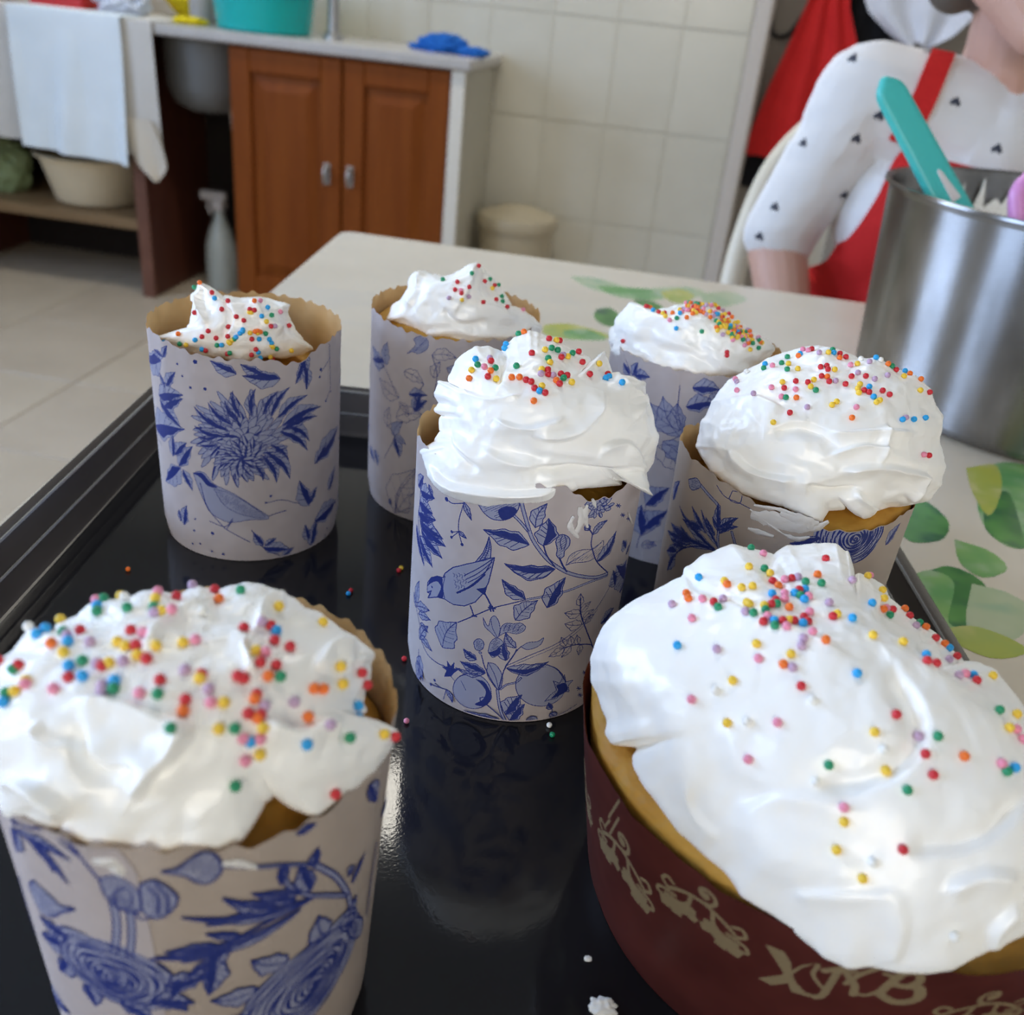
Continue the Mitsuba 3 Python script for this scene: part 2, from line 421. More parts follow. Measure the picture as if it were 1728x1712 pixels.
for i, (m, px) in enumerate([
    ('m_leaf_pale', [(962, 466), (1010, 470), (1060, 486), (1085, 500), (1030, 496), (985, 482)]),
    ('m_leaf_mid', [(1005, 482), (1050, 484), (1125, 492), (1110, 506), (1040, 500)]),
    ('m_leaf_pale', [(1100, 486), (1160, 484), (1190, 494), (1160, 505), (1112, 500)]),
    ('m_leaf_yellow', [(1115, 492), (1150, 488), (1172, 500), (1150, 512), (1124, 505)]),
    ('m_leaf_dark', [(1068, 505), (1100, 508), (1120, 520), (1100, 524), (1078, 516)]),
    ('m_leaf_dark', [(1006, 522), (1030, 520), (1052, 540), (1038, 552), (1014, 546), (1002, 534)]),
    ('m_leaf_yellow', [(918, 548), (960, 546), (1000, 556), (1030, 568), (990, 574), (940, 570), (916, 562)]),
    ('m_leaf_mid', [(950, 558), (990, 556), (1024, 572), (990, 574), (955, 570)]),
    ('m_leaf_pale', [(1180, 496), (1230, 492), (1260, 506), (1220, 518), (1190, 512)]),
    ('m_leaf_dark', [(1560, 965), (1600, 955), (1650, 975), (1672, 1010), (1640, 1050), (1598, 1062), (1572, 1030), (1560, 1000)]),
    ('m_leaf_mid', [(1530, 975), (1570, 962), (1610, 985), (1600, 1050), (1640, 1062), (1575, 1060), (1548, 1010)]),
    ('m_leaf_pale', [(1640, 985), (1700, 1000), (1740, 1030), (1720, 1075), (1660, 1085), (1630, 1050)]),
    ('m_leaf_yellow', [(1590, 1062), (1640, 1056), (1700, 1075), (1735, 1100), (1680, 1112), (1620, 1090)]),
    ('m_leaf_mid', [(1655, 790), (1700, 780), (1760, 800), (1770, 880), (1730, 925), (1680, 910), (1650, 860)]),
    ('m_leaf_dark', [(1660, 840), (1700, 830), (1720, 880), (1728, 925), (1690, 915), (1662, 890)]),
    ('m_leaf_yellow', [(1630, 790), (1680, 785), (1690, 830), (1668, 870), (1640, 830)]),
    ('m_leaf_mid', [(1610, 910), (1670, 930), (1700, 960), (1660, 975), (1620, 950)]),
    ('m_leaf_dark', [(1520, 850), (1560, 845), (1600, 880), (1590, 910), (1540, 915), (1515, 890)]),
]):
    flat_leaf(px, m, .00006 + .000012 * i)


mat('m_worn_edge', (0.30, 0.31, 0.31), 0.3, 0.5, 0.6)


def rounded_rect(x0, x1, y0, y1, r, n=10):
    r = max(r, 1e-4)
    out = []
    for cx, cy, a in ((x1 - r, y0 + r, -90), (x1 - r, y1 - r, 0), (x0 + r, y1 - r, 90), (x0 + r, y0 + r, 180)):
        for t in np.linspace(0, 90, n):
            out.append((cx + r * math.cos(math.radians(a + t)), cy + r * math.sin(math.radians(a + t))))
    return np.array(out)


TX0, TX1, TY0, TY1 = -.2025, .1795, .075, .507
loops = [(.012, -.0045), (.001, .0215), (-.0015, .0245), (.0005, .0262), (.003, .0245), (.0042, .022), (.0062, .012), (.0072, .0115), (.009, .003), (.0102, .0008), (.0125, 0.0)]
pts = []
for ins, z in loops:
    r = rounded_rect(TX0 + ins, TX1 - ins, TY0 + ins, TY1 - ins, .03 - ins)
    pts.append(np.column_stack([r, np.full(len(r), BZ + z)]))
P = np.stack(pts, 1)
n, mm = P.shape[:2]
v = P.reshape(-1, 3)
f = grid_faces(n, mm, True)
inner = np.arange(n) * mm + mm - 1
outer = np.arange(n) * mm
v = np.vstack([v, [[(TX0 + TX1) / 2, (TY0 + TY1) / 2, BZ], [(TX0 + TX1) / 2, (TY0 + TY1) / 2, BZ - .0045]]])
f = np.vstack([f, np.stack([inner, np.roll(inner, -1), inner * 0 + len(v) - 2], 1), np.stack([np.roll(outer, -1), outer, outer * 0 + len(v) - 1], 1)])
lab('baking_tray', 'black enamelled baking tray holding the seven frosted cakes', 'baking tray')
pan = trimesh.Trimesh(v, f, process=False)
pan.merge_vertices()
pan.fix_normals()
side = pan.triangles_center[:, 2] > BZ + .0004
part('baking_tray', 'pan_floor', pan.submesh([~side], append=True, repair=False), 'm_tray', smooth=35)
for ins, z, r in ((.0040, .0242, .0008), (.0070, .0121, .0007)):
    rr_ = rounded_rect(TX0 + ins, TX1 - ins, TY0 + ins, TY1 - ins, .03 - ins)
    rr_ = np.vstack([rr_, rr_[:1]])
    lab(part('baking_tray', 'worn_edge', tube(np.column_stack([rr_, np.full(len(rr_), BZ + z)]), r, 6, False), 'm_worn_edge', smooth=40), 'shiny worn edge of the rim')
part('baking_tray', 'pan_wall', pan.submesh([side], append=True, repair=False), 'm_tray_wall', smooth=35)

# ================================================================ EASTER CAKES
class Cup:
    def __init__(self, key, x, y, r0, r1, h, bites=(), base=None, scallop=.0006):
        self.key, self.c, self.r0, self.r1, self.h, self.bites, self.base, self.sc = key, np.array([x, y]), r0, r1, h, bites, base, scallop
        self.ef = -self.c / np.linalg.norm(self.c)
        self.er = np.array([-self.ef[1], self.ef[0]])
        self.rm = (r0 + r1) / 2
        self.seed = len(scene)

    def rim(self, a):
        a = np.asarray(a, float)
        z = self.h + self.sc * .6 * (np.sin(a * 34 + self.seed) + .6 * np.sin(a * 53 + 2 * self.seed))
        for a0, w, d in self.bites:
            t = (a - math.radians(a0) + np.pi) % (2 * np.pi) - np.pi
            z = z - d * np.exp(-(t / math.radians(w)) ** 4)
        return z

    def rad(self, a, z):
        t = np.clip(z / self.h, 0, 1.1)
        r = self.r0 + (self.r1 - self.r0) * t
        r = r + .0003 * np.sin(3 * a + self.seed) * t + .00035 * t ** 6 * np.sin(17 * a + self.seed)
        if self.base is not None:
            for a0, w, d in self.base:
                u = (a - math.radians(a0) + np.pi) % (2 * np.pi) - np.pi
                r = r + d * np.exp(-(u / math.radians(w)) ** 2) * (1 - t)
        return r - .0012 * np.exp(-z / .0015)

    def at(self, a, z, off=0.0):
        a, z = np.broadcast_arrays(np.asarray(a, float), np.asarray(z, float))
        r = self.rad(a, z) + off
        xy = self.c + r[..., None] * (np.sin(a)[..., None] * self.er + np.cos(a)[..., None] * self.ef)
        return np.concatenate([xy, (BZ + .0004 + z)[..., None]], -1)

    def trace(self, px):
        """image points -> (arc length to the right of the facing line, height) on the paper"""
        d = ray(np.asarray(px, float))
        o = CAM[:2] - self.c
        z = np.full(d.shape[:-1], self.h * .5)
        for _ in range(6):
            r = self.r0 + (self.r1 - self.r0) * np.clip(z / self.h, 0, 1.1)
            A = (d[..., :2] ** 2).sum(-1)
            B = (d[..., :2] * o).sum(-1)
            C = (o ** 2).sum() - r ** 2
            t = (-B - np.sqrt(np.maximum(B * B - A * C, 0))) / A
            p = CAM + d * t[..., None]
            z = p[..., 2] - BZ
        q = p[..., :2] - self.c
        return np.stack([np.arctan2(q @ self.er, q @ self.ef) * self.rm, z], -1)

    def wall(self, paper, inside):
        n, m = 420, 24
        a = np.arange(n) * 2 * np.pi / n
        s = np.linspace(0, 1, m) ** .8
        Z = self.rim(a)[:, None] * s[None]
        v = self.at(a[:, None] + 0 * Z, Z).reshape(-1, 3)
        f = grid_faces(n, m, True, flip=False)
        bot = np.arange(n) * m
        v = np.vstack([v, [[*self.c, BZ + .0006]]])
        f = np.vstack([f, np.stack([np.roll(bot, -1), bot, bot * 0 + len(v) - 1], 1)])
        k = self.key
        mesh = trimesh.Trimesh(v, f, process=False)
        part(k, 'paper_mould', mesh, paper, smooth=40)
        # inner face of the paper, joined to the outer one along the torn rim
        s2 = np.linspace(1, .3, 16)
        Z2 = self.rim(a)[:, None] * s2[None]
        off = np.concatenate([[0], np.full(15, -.0005)])
        v2 = np.stack([self.at(a, Z2[:, j], off[j]) for j in range(16)], 1).reshape(-1, 3)
        part(k, 'mould_lining', trimesh.Trimesh(v2, grid_faces(n, 16, True), process=False), inside, smooth=40)

    def bread(self, top, dome, over=0.0, lump=.0012, tilt=(0, 0)):
        """the crumb: fills the mould and domes up out of it"""
        prof = [(0.0, .004), (.9, .004), (.985, .01), (.985, top - .012)]
        for t in np.linspace(0, 1, 22):
            prof.append((.985 + over * math.sin(math.pi * min(1, t * 2.2)) - (.985) * max(0, (t - .12) / .88) ** 1.6, top - .010 + dome * math.sin(t * math.pi / 2)))
        prof[-1] = (0.0, prof[-1][1])
        p = np.array(prof)
        seg = 120
        a = np.arange(seg) * 2 * np.pi / seg
        z = p[None, :, 1] + 0 * a[:, None]
        r = p[None, :, 0] * (self.rad(a[:, None], np.minimum(z, self.h)) - .0007)
        xy = self.c + r[..., None] * (np.sin(a)[:, None, None] * self.er + np.cos(a)[:, None, None] * self.ef)
        v = np.concatenate([xy, (BZ + z)[..., None]], -1)
        w = np.clip((z - top + .012) / .006, 0, 1)[..., None]
        v = v + (meshkit.fbm(v * 160, 3, 5) - .5)[..., None] * lump * 2 * w * [1, 1, 1]
        v[..., 2] += ((xy - self.c) @ self.er * tilt[0] + (xy - self.c) @ self.ef * tilt[1]) / self.r1 * w[..., 0]
        m = trimesh.Trimesh(v.reshape(-1, 3), grid_faces(seg, len(p), True), process=False)
        m.merge_vertices()
        m.update_faces(m.nondegenerate_faces())
        return part(self.key, 'bread', m, 'm_bread', smooth=True)


def poly_radius(pc, poly, ang):
    """distance from pc to the farthest crossing of the outline along each image direction"""
    P = np.asarray(poly, float) - pc
    Q = np.roll(P, -1, 0)
    d = np.stack([np.cos(ang), np.sin(ang)], -1)
    out = np.zeros(len(ang))
    for p, q in zip(P, Q):
        e = q - p
        den = d[:, 0] * e[1] - d[:, 1] * e[0]
        with np.errstate(divide='ignore', invalid='ignore'):
            t = (p[0] * e[1] - p[1] * e[0]) / den
            s = (p[0] * d[:, 1] - p[1] * d[:, 0]) / den
        ok = (np.abs(den) > 1e-12) & (s >= -1e-9) & (s <= 1 + 1e-9) & (t > 0)
        out = np.where(ok, np.maximum(out, t), out)
    return out


def smooth_circ(x, w):
    k = np.exp(-np.linspace(-2, 2, 2 * w + 1) ** 2)
    k /= k.sum()
    return np.convolve(np.concatenate([x[-w:], x, x[:w]]), k, 'valid')


def vnormals(v, n, m):
    g = v.reshape(n, m, 3)
    du = np.roll(g, -1, 0) - np.roll(g, 1, 0)
    dv = np.gradient(g, axis=1)
    N = np.cross(du, dv)
    N /= np.linalg.norm(N, axis=-1, keepdims=True) + 1e-15
    N[:, 0], N[:, -1] = N[:, 1].mean(0) / (np.linalg.norm(N[:, 1].mean(0)) + 1e-12), N[:, -2].mean(0) / (np.linalg.norm(N[:, -2].mean(0)) + 1e-12)
    return N.reshape(-1, 3)


SURF = {}
ROT_A = trimesh.transformations.euler_matrix(.7, .4, 1.1)[:3, :3]
ROT_B = trimesh.transformations.euler_matrix(-.5, .9, 2.3)[:3, :3]


def soft_noise(p, seed):
    """value noise averaged over three turned lattices, so that no lattice shows"""
    x = (meshkit.noise(p, seed) + meshkit.noise(p @ ROT_A + 3.3, seed + 1) + meshkit.noise(p @ ROT_B + 7.7, seed + 2)) / 3
    return np.clip(.5 + (x - .5) * 1.6, 0, 1)


def seg_dist(q, poly):
    """distance and signed side of image points q to a polyline; also the position along it"""
    best, side, along = np.full(len(q), 1e9), np.zeros(len(q)), np.zeros(len(q))
    L = np.concatenate([[0], np.cumsum(np.linalg.norm(np.diff(poly, axis=0), axis=1))])
    for i, (a, b) in enumerate(zip(poly[:-1], poly[1:])):
        e = b - a
        l2 = (e ** 2).sum() + 1e-12
        t = np.clip(((q - a) @ e) / l2, 0, 1)
        d = np.linalg.norm(q - a - t[:, None] * e, axis=1)
        s = np.sign(e[0] * (q[:, 1] - a[1]) - e[1] * (q[:, 0] - a[0]))
        m = d < best
        best, side, along = np.where(m, d, best), np.where(m, s, side), np.where(m, (L[i] + t * np.sqrt(l2)) / L[-1], along)
    return best, side, along


def frosting(cup, cz, a, up, dn, outline, seed, amp=.0011, wave=75, fine=.00022, strokes=(), shift=(0, 0), n=520, m=330, nexp=2.3, lump=.0022, flow=(1, 1, 1.6), bottom=5.0):
    """a mound of whipped meringue: a lumpy dome whose outline follows the photograph, then spatula strokes and fine relief"""
    c = np.array([*(cup.c + np.array(shift)), BZ + cz])
    th = np.arange(n) * 2 * np.pi / n
    s = np.linspace(-1, 1, m)
    phi = np.arcsin(np.clip(.55 * s + .45 * s ** 3, -1, 1)) if False else s * np.pi / 2
    TH, PH = np.meshgrid(th, phi, indexing='ij')
    d = np.stack([np.cos(PH) * np.cos(TH), np.cos(PH) * np.sin(TH), np.sin(PH)], -1).reshape(-1, 3)
    ch, sh = np.hypot(d[:, 0], d[:, 1]), d[:, 2]
    r = np.where(sh > 0, ((ch / a) ** nexp + (np.abs(sh) / up) ** nexp) ** (-1 / nexp), ((ch / a) ** bottom + (np.abs(sh) / dn) ** bottom) ** (-1 / bottom))
    lum = meshkit.fbm(d * 2.6 + seed * 3.1, 3, seed) - .5
    v = c + d * (r + lump * 2 * lum * np.clip(sh * 3 + .6, .25, 1))[:, None]
    pc = proj(c)
    view = (c - CAM) / np.linalg.norm(c - CAM)
    NB = 360
    bins = (np.arange(NB) + .5) / NB * 2 * np.pi - np.pi
    target = poly_radius(pc, outline, bins)
    for it in range(4):
        q = proj(v) - pc
        ang, rho = np.arctan2(q[:, 1], q[:, 0]), np.hypot(q[:, 0], q[:, 1])
        b = np.clip(((ang + np.pi) / (2 * np.pi) * NB).astype(int), 0, NB - 1)
        rb = np.zeros(NB)
        np.maximum.at(rb, b, rho)
        rb = smooth_circ(np.where(rb > 0, rb, np.median(rb[rb > 0])), 3)
        sc = np.where(target > 0, target / rb, 1)
        low = smooth_circ(sc, 20)
        sl = np.interp(ang, bins, low, period=2 * np.pi)
        sf = np.interp(ang, bins, smooth_circ(sc, 1) - low, period=2 * np.pi)
        rel = rho / np.interp(ang, bins, rb, period=2 * np.pi)
        w1, w2 = np.clip((rel - .1) / .7, 0, 1), np.clip((rel - .68) / .3, 0, 1)
        w1, w2 = w1 * w1 * (3 - 2 * w1), w2 * w2 * (3 - 2 * w2)
        ms = low.mean()
        fac = ms + (sl - ms) * w1 + sf * w2
        rel3 = v - c
        par = (rel3 @ view)[:, None] * view
        v = c + par * (1 + (ms - 1) * .6) + (rel3 - par) * fac[:, None]
    N = vnormals(v, n, m)
    # folds left by the spoon: warped ridges with a soft crest
    p = v * np.array(flow)
    warp = (meshkit.fbm(p * 34 + 5, 2, seed + 3) - .5)[:, None] * np.array([1.4, 1.1, .9])
    k = soft_noise(p * wave * .5 + warp * 1.3, seed + 9)
    ridge = 1 - np.sqrt((2 * k - 1) ** 2 + .01) * 2.0
    k2 = soft_noise(p * wave * 1.7 + warp * 2, seed + 17)
    k3 = soft_noise(v * 190 + warp, seed + 29)
    topw = np.clip((v[:, 2] - (c[2] - dn)) / .006, .25, 1)
    h = amp * ridge * topw + amp * .7 * (k2 - .5) * 2 * topw + .00022 * (k3 - .5) * 2 + fine * 1.9 * (soft_noise(v * 430, seed + 23) - .5)
    facing = (N * (CAM - v)).sum(1) > 0
    q = proj(v)
    for pl, wpx, hh in strokes:
        pl = curve(pl, 16)
        dist, side, along = seg_dist(q, pl)
        prof = np.where(side > 0, np.exp(-(dist / wpx) ** 1.3), np.exp(-(dist / (wpx * .22)) ** 2))
        h = h + np.where(facing, hh * prof * np.clip(np.minimum(along, 1 - along) * 7 + .15, 0, 1), 0)
    v = v + N * h[:, None]
    g = v.reshape(n, m, 3)
    for _ in range(2 if n < 600 else 4):
        g = .5 * g + .125 * (np.roll(g, 1, 0) + np.roll(g, -1, 0) + np.concatenate([g[:, :1], g[:, :-1]], 1) + np.concatenate([g[:, 1:], g[:, -1:]], 1))
    v = g.reshape(-1, 3)
    N = vnormals(v, n, m)
    mesh = trimesh.Trimesh(v, grid_faces(n, m, True), process=False)
    part(cup.key, 'frosting', mesh, 'm_frosting', smooth=True)
    SURF[cup.key] = (v, N)


def smear(cup, strokes):
    """thin streaks of meringue wiped onto the paper; strokes: (image points, width in mm)"""
    ms = []
    for pts, w in strokes:
        p = curve(cup.trace(np.array(pts, float)), 24)
        t = np.gradient(p, axis=0)
        t /= np.linalg.norm(t, axis=1, keepdims=True) + 1e-12
        nn = np.column_stack([-t[:, 1], t[:, 0]])
        s = np.linspace(-1, 1, 9)
        wid = w * .0005 * (.35 + .65 * np.sin(np.linspace(.15, np.pi - .15, len(p)))) * (.75 + .5 * soft_noise(np.column_stack([p * 900, p[:, 0] * 0]), 4))
        U = p[:, None, :] + s[None, :, None] * wid[:, None, None] * nn[:, None, :]
        th_ = .00022 + .0005 * (1 - s[None] ** 2) * (.4 + .9 * soft_noise(np.concatenate([U * 1200, U[..., :1] * 0], -1).reshape(-1, 3), 6).reshape(U.shape[:2]))
        P = cup.at(U[..., 0] / cup.rm, U[..., 1], th_)
        Q = cup.at(U[..., 0] / cup.rm, U[..., 1], .00005)
        a, b = len(p), 9
        f = grid_faces(a, b)
        m = trimesh.Trimesh(np.vstack([P.reshape(-1, 3), Q.reshape(-1, 3)]), np.vstack([f, f[:, ::-1] + a * b]), process=False)
        ms.append(m)
    lab(part(cup.key, 'meringue_smear', trimesh.util.concatenate(ms), 'm_frosting_thin', smooth=True), 'thin meringue smear on the paper', kind='stuff')


# ------------------------------------------------ sugar sprinkles
SPR = trimesh.creation.icosphere(subdivisions=2, radius=.00106)
SPRINKLE = {c: mikit.ply(SPR, 'm_sprinkle_' + n, smooth=True) for c, (n, _) in COLOURS.items()}
SPOTS = {}


def parse(text, o, s):
    out = []
    for w in text.split():
        x, y = w[1:].split(',')
        out.append((w[0], o[0] + float(x) / s, o[1] + float(y) / s))
    return out


def seat(cakekey, px):
    """centre of a sprinkle pressed a little into the meringue where the image point looks at it"""
    v, N = SURF[cakekey]
    q = proj(v)
    px = np.asarray(px, float)
    front = (N * (CAM - v)).sum(1) > 0
    dd = np.hypot(*(q - px).T)
    depth = (v - CAM) @ FWD
    near = front & (dd < 5)
    if near.any():
        i = np.where(near)[0]
        i = i[np.argmin(depth[i] + dd[i] * .0012)]
    else:
        i = np.argmin(np.where(front, dd, 1e9))
    return v[i] + N[i] * .00065


def sprinkles(cake, where, spots):
    """single sprinkles; each label tells colour, cake, the part of the cake, and the neighbour that it touches"""
    xy = np.array([q[1:] for q in spots], float)
    alike = {}
    rx, ry = xy[:, 0].argsort().argsort() / len(xy), xy[:, 1].argsort().argsort() / len(xy)
    for i, (c, x, y) in enumerate(spots):
        n = COLOURS[c][0]
        zone = ('far', 'middle', 'near')[int(ry[i] * 2.999)] + ' ' + ('left', 'centre', 'right')[int(rx[i] * 2.999)]
        dd = np.hypot(*(xy - xy[i]).T)
        dd[i] = 1e9
        j = int(dd.argmin())
        near = 'beside a ' + COLOURS[spots[j][0]][0] + ' one' if dd[j] < 24 else 'standing alone' if dd[j] > 40 else 'a little apart'
        said = f'{n} sprinkle on {where}, {zone}, {near}'
        alike.setdefault(said, []).append((x, c, y))
    for said, them in alike.items():
        them.sort()
        for i, (x, c, y) in enumerate(them):
            k = add(key_for('sprinkle'), SPRINKLE[c], None, to_world=T().translate(seat(cake, (x, y)).tolist()))
            N_ = len(them)
            nth = '' if N_ == 1 else ', ' + (('leftmost', 'second', 'third', 'fourth', 'fifth', 'sixth')[i] if i < N_ - 1 else 'rightmost') + ' of ' + ('two', 'three', 'four', 'five', 'six', 'seven')[N_ - 2]
            lab(k, said + nth, 'sprinkle', f'{COLOURS[c][0]} sprinkles on {where}')


def sprinkle_heap(cake, where, spots):
    """the many tiny sprinkles of a cake further back"""
    ms = []
    for c, x, y in spots:
        m = trimesh.creation.icosphere(subdivisions=1, radius=.00104)
        m.vertices += seat(cake, (x, y))
        ms.append((c, m))
    first = key_for('sprinkle_scatter')
    lab(first, f'coloured sugar sprinkles scattered over the meringue of {where}', 'sprinkles', kind='stuff')
    for c in COLOURS:
        sel = [m for k, m in ms if k == c]
        if sel:
            part(first, COLOURS[c][0] + '_beads', trimesh.util.concatenate(sel), 'm_sprinkle_' + COLOURS[c][0], smooth=True)
            lab(f'{first}__{COLOURS[c][0]}_beads', kind='stuff')


# ------------------------------------------------ printed drawings on the paper moulds
class Print:
    """line art on a mould's paper, drawn in its unrolled plane (metres) and laid on as a thin layer of ink"""

    def __init__(self, cup, o=(0, 0), s=1.0):
        self.cup, self.o, self.s = cup, np.array(o, float), s
        self.ink, self.tint, self.solid = [], [], []
        self.k = 1.0
        self.rng = np.random.default_rng(cup.seed)

    def uv(self, pts):
        return self.cup.trace(self.o + np.asarray(pts, float) / self.s)

    def line(self, pts, w=.36, smooth=True, raw=False):
        p = np.asarray(pts, float) if raw else self.uv(pts)
        if smooth and len(p) > 2:
            p = curve(p, 10 * len(p))
        self.ink.append(LineString(p).buffer(w * self.k * .0005, quad_segs=2))
        return p

    def stem(self, pts, w=1.0, lw=.28):
        p = curve(self.uv(pts), 12 * len(pts))
        b = LineString(p).buffer(w * .0005, cap_style='flat', quad_segs=2)
        self.tint.append(b)
        self.ink.append(b.exterior.buffer(lw * self.k * .0005, quad_segs=2) if b.geom_type == 'Polygon' else b.buffer(lw * .0005).difference(b))

    def shape(self, p, lw=.36, tone=1, hatch=0):
        """closed outline in the plane: tone 0 empty, 1 light tint, 2 tint and dense hatching, 3 solid"""
        g = Polygon(p).buffer(0)
        if g.is_empty:
            return
        self.ink.append(g.boundary.buffer(lw * self.k * .0005, quad_segs=2))
        if tone >= 3:
            self.solid.append(g)
        elif tone >= 1:
            self.tint.append(g)
        if hatch and tone < 3:
            x0, y0, x1, y1 = g.bounds
            L = math.hypot(x1 - x0, y1 - y0)
            c = g.centroid
            k = int(L / hatch / .001) + 1
            for i in range(k):
                t = (i + .5) / k - .5
                l = affinity.rotate(LineString([(c.x - L / 2, c.y + t * L), (c.x + L / 2, c.y + t * L)]), 38, origin=c).intersection(g.buffer(-.00025))
                for q in getattr(l, 'geoms', [l]):
                    if q.length > .0008:
                        a, b = np.array(q.coords[0]), np.array(q.coords[-1])
                        f0, f1 = sorted(self.rng.uniform(0, 1, 2))
                        self.ink.append(LineString([a + (b - a) * f0 * .5, a + (b - a) * (.35 + .65 * f1)]).buffer(.00009, quad_segs=1))

    def closed(self, pts, lw=.36, tone=1, hatch=0, smooth=True):
        p = self.uv(pts)
        if smooth:
            p = curve(np.vstack([p, p[:1]]), 8 * len(p))
        self.shape(p, lw, tone, hatch)

    def leaf(self, base, tip, hw=.32, tone=1, bend=.12, veins=4, lw=.34, stemlet=None, raw=False):
        b, t = (np.asarray(base, float), np.asarray(tip, float)) if raw else self.uv([base, tip])
        d = t - b
        L = np.linalg.norm(d)
        if L < 1e-6:
            return
        e, nrm = d / L, np.array([-d[1], d[0]]) / L
        s = np.linspace(0, 1, 15)
        mid = b + np.outer(s * L, e) + np.outer(np.sin(s * np.pi) * bend * L, nrm)
        wdt = hw * L * np.sin(np.pi * s ** .75) ** 1.15 * (1 + .12 * np.sin(s * 19 + b[0] * 900))
        up, lo = mid + wdt[:, None] * nrm, mid - wdt[:, None] * nrm
        self.shape(np.vstack([up, lo[::-1]]), lw, 1 if tone else 0)
        self.line(mid, lw, False, True)
        if tone >= 2:
            self.solid.append(Polygon(np.vstack([mid, (mid - .82 * wdt[:, None] * nrm)[::-1]])).buffer(-.0001))
        for i in range(1, veins + 1):
            k = int(2 + i * 10 / (veins + 1))
            for sg in (1, -1):
                q = mid[min(14, k + 2)] + sg * .8 * wdt[min(14, k + 2)] * nrm
                self.ink.append(LineString([mid[k], q]).buffer(.00009 + .00005 * (tone >= 2), quad_segs=1))

    def berry(self, x, y, r=1.0, solid=True):
        p = self.uv([(x, y)])[0]
        g = Point(*p).buffer(r * .001, quad_segs=4)
        (self.solid if solid else self.tint).append(g)
        if not solid:
            self.ink.append(g.boundary.buffer(.00014))

    def flower(self, centre, rx, ry, rings=7, rot=0.0, n0=7, dark=.35, ragged=.25, raw=False):
        """a full flower head of overlapping petals, dark towards its heart"""
        c = np.asarray(centre, float) if raw else self.uv([centre])[0]
        for i in range(rings, 0, -1):
            t = i / rings
            npet = int(n0 + i * 2.2)
            for j in range(npet):
                a = (j + .5 * (i % 2) + self.rng.uniform(-.2, .2)) / npet * 2 * math.pi
                l = (.30 + ragged * self.rng.uniform(0, 1)) * (1 if i < rings else 1.25)
                base = np.array([math.cos(a), math.sin(a)]) * max(0, t - .26)
                tip = np.array([math.cos(a + .22), math.sin(a + .22)]) * (t + l * .55)
                wv = 1.9 / npet * (.55 + .45 * t)
                nn = np.array([-math.sin(a), math.cos(a)])
                s = np.linspace(0, 1, 7)
                m = base + np.outer(s, tip - base)
                w = wv * np.sin(np.pi * np.clip(s * .92 + .05, 0, 1)) ** .7
                pg = np.vstack([m + w[:, None] * nn, (m - w[:, None] * nn)[::-1]])
                R = np.array([[math.cos(rot), -math.sin(rot)], [math.sin(rot), math.cos(rot)]])
                pg = (pg * [rx, ry]) @ R.T + c
                g = Polygon(pg).buffer(0)
                if g.is_empty:
                    continue
                self.ink = [x.difference(g) if x.intersects(g) else x for x in self.ink]
                self.solid = [x.difference(g) if x.intersects(g) else x for x in self.solid]
                self.tint.append(g)
                self.ink.append(g.boundary.buffer(.00013, quad_segs=1))
                if self.rng.uniform() < (.75 - .5 * t) * 1.2 * dark * 2:
                    half = Polygon(np.vstack([((m - .3 * w[:, None] * nn) * [rx, ry]) @ R.T + c, ((m - .95 * w[:, None] * nn)[::-1] * [rx, ry]) @ R.T + c])).buffer(0)
                    self.solid.append(half.intersection(g))

    def rosette(self, centre, rx, ry, rot=0.0, rings=9, raw=False):
        """a ranunculus: many broken concentric petals"""
        c = np.asarray(centre, float) if raw else self.uv([centre])[0]
        R = np.array([[math.cos(rot), -math.sin(rot)], [math.sin(rot), math.cos(rot)]])
        a = np.linspace(0, 2 * np.pi, 60)
        self.tint.append(Polygon((np.column_stack([np.cos(a) * rx, np.sin(a) * ry]) * (1 + .05 * np.sin(5 * a))[:, None]) @ R.T + c))
        for i in range(rings):
            t = (i + .7) / rings
            off = np.array([.10, -.16]) * (1 - t)
            k = 3 + i // 2
            a0 = self.rng.uniform(0, 6.28)
            for j in range(k):
                s0, s1 = a0 + j * 6.283 / k + .05, a0 + (j + 1.12) * 6.283 / k
                s = np.linspace(s0, s1, 14)
                rr = t * (1 + .06 * np.sin(np.linspace(0, np.pi, 14)) - .05 * (j % 2))
                pth = ((np.column_stack([np.cos(s), np.sin(s)]) * rr[:, None] + off) * [rx, ry]) @ R.T + c
                w = np.sin(np.linspace(0, np.pi, 14)) * (.045 + .06 * self.rng.uniform() ** 2) * min(rx, ry) * (1.3 - .8 * t)
                d = np.gradient(pth, axis=0)
                d /= np.linalg.norm(d, axis=1, keepdims=True) + 1e-12
                nn = np.column_stack([-d[:, 1], d[:, 0]])
                self.solid.append(Polygon(np.vstack([pth, (pth + nn * (w + .00012)[:, None])[::-1]])).buffer(0))
                self.ink.append(LineString(pth).buffer(.00011, quad_segs=1))

    def scatter(self, k, rmax=.00045, region=None):
        """the small dots between the flowers"""
        R = self.cup.rm
        for _ in range(k):
            u, z = self.rng.uniform(-1.5, 1.5) * R, self.rng.uniform(.004, self.cup.h - .006)
            self.solid.append(Point(u, z).buffer(self.rng.uniform(.4, 1) * rmax, quad_segs=2))

    def fill_back(self, k=26):
        """plain sprigs round the side that the camera does not see"""
        R = self.cup.rm
        for _ in range(k):
            a = self.rng.uniform(1.5, 4.75)
            b = np.array([a * R if a < math.pi else (a - 2 * math.pi) * R, self.rng.uniform(.012, self.cup.h - .02)])
            for _ in range(3):
                g = self.rng.uniform(0, 6.28)
                self.leaf(b, b + self.rng.uniform(.007, .013) * np.array([math.cos(g), math.sin(g)]), .25, 1, raw=True)

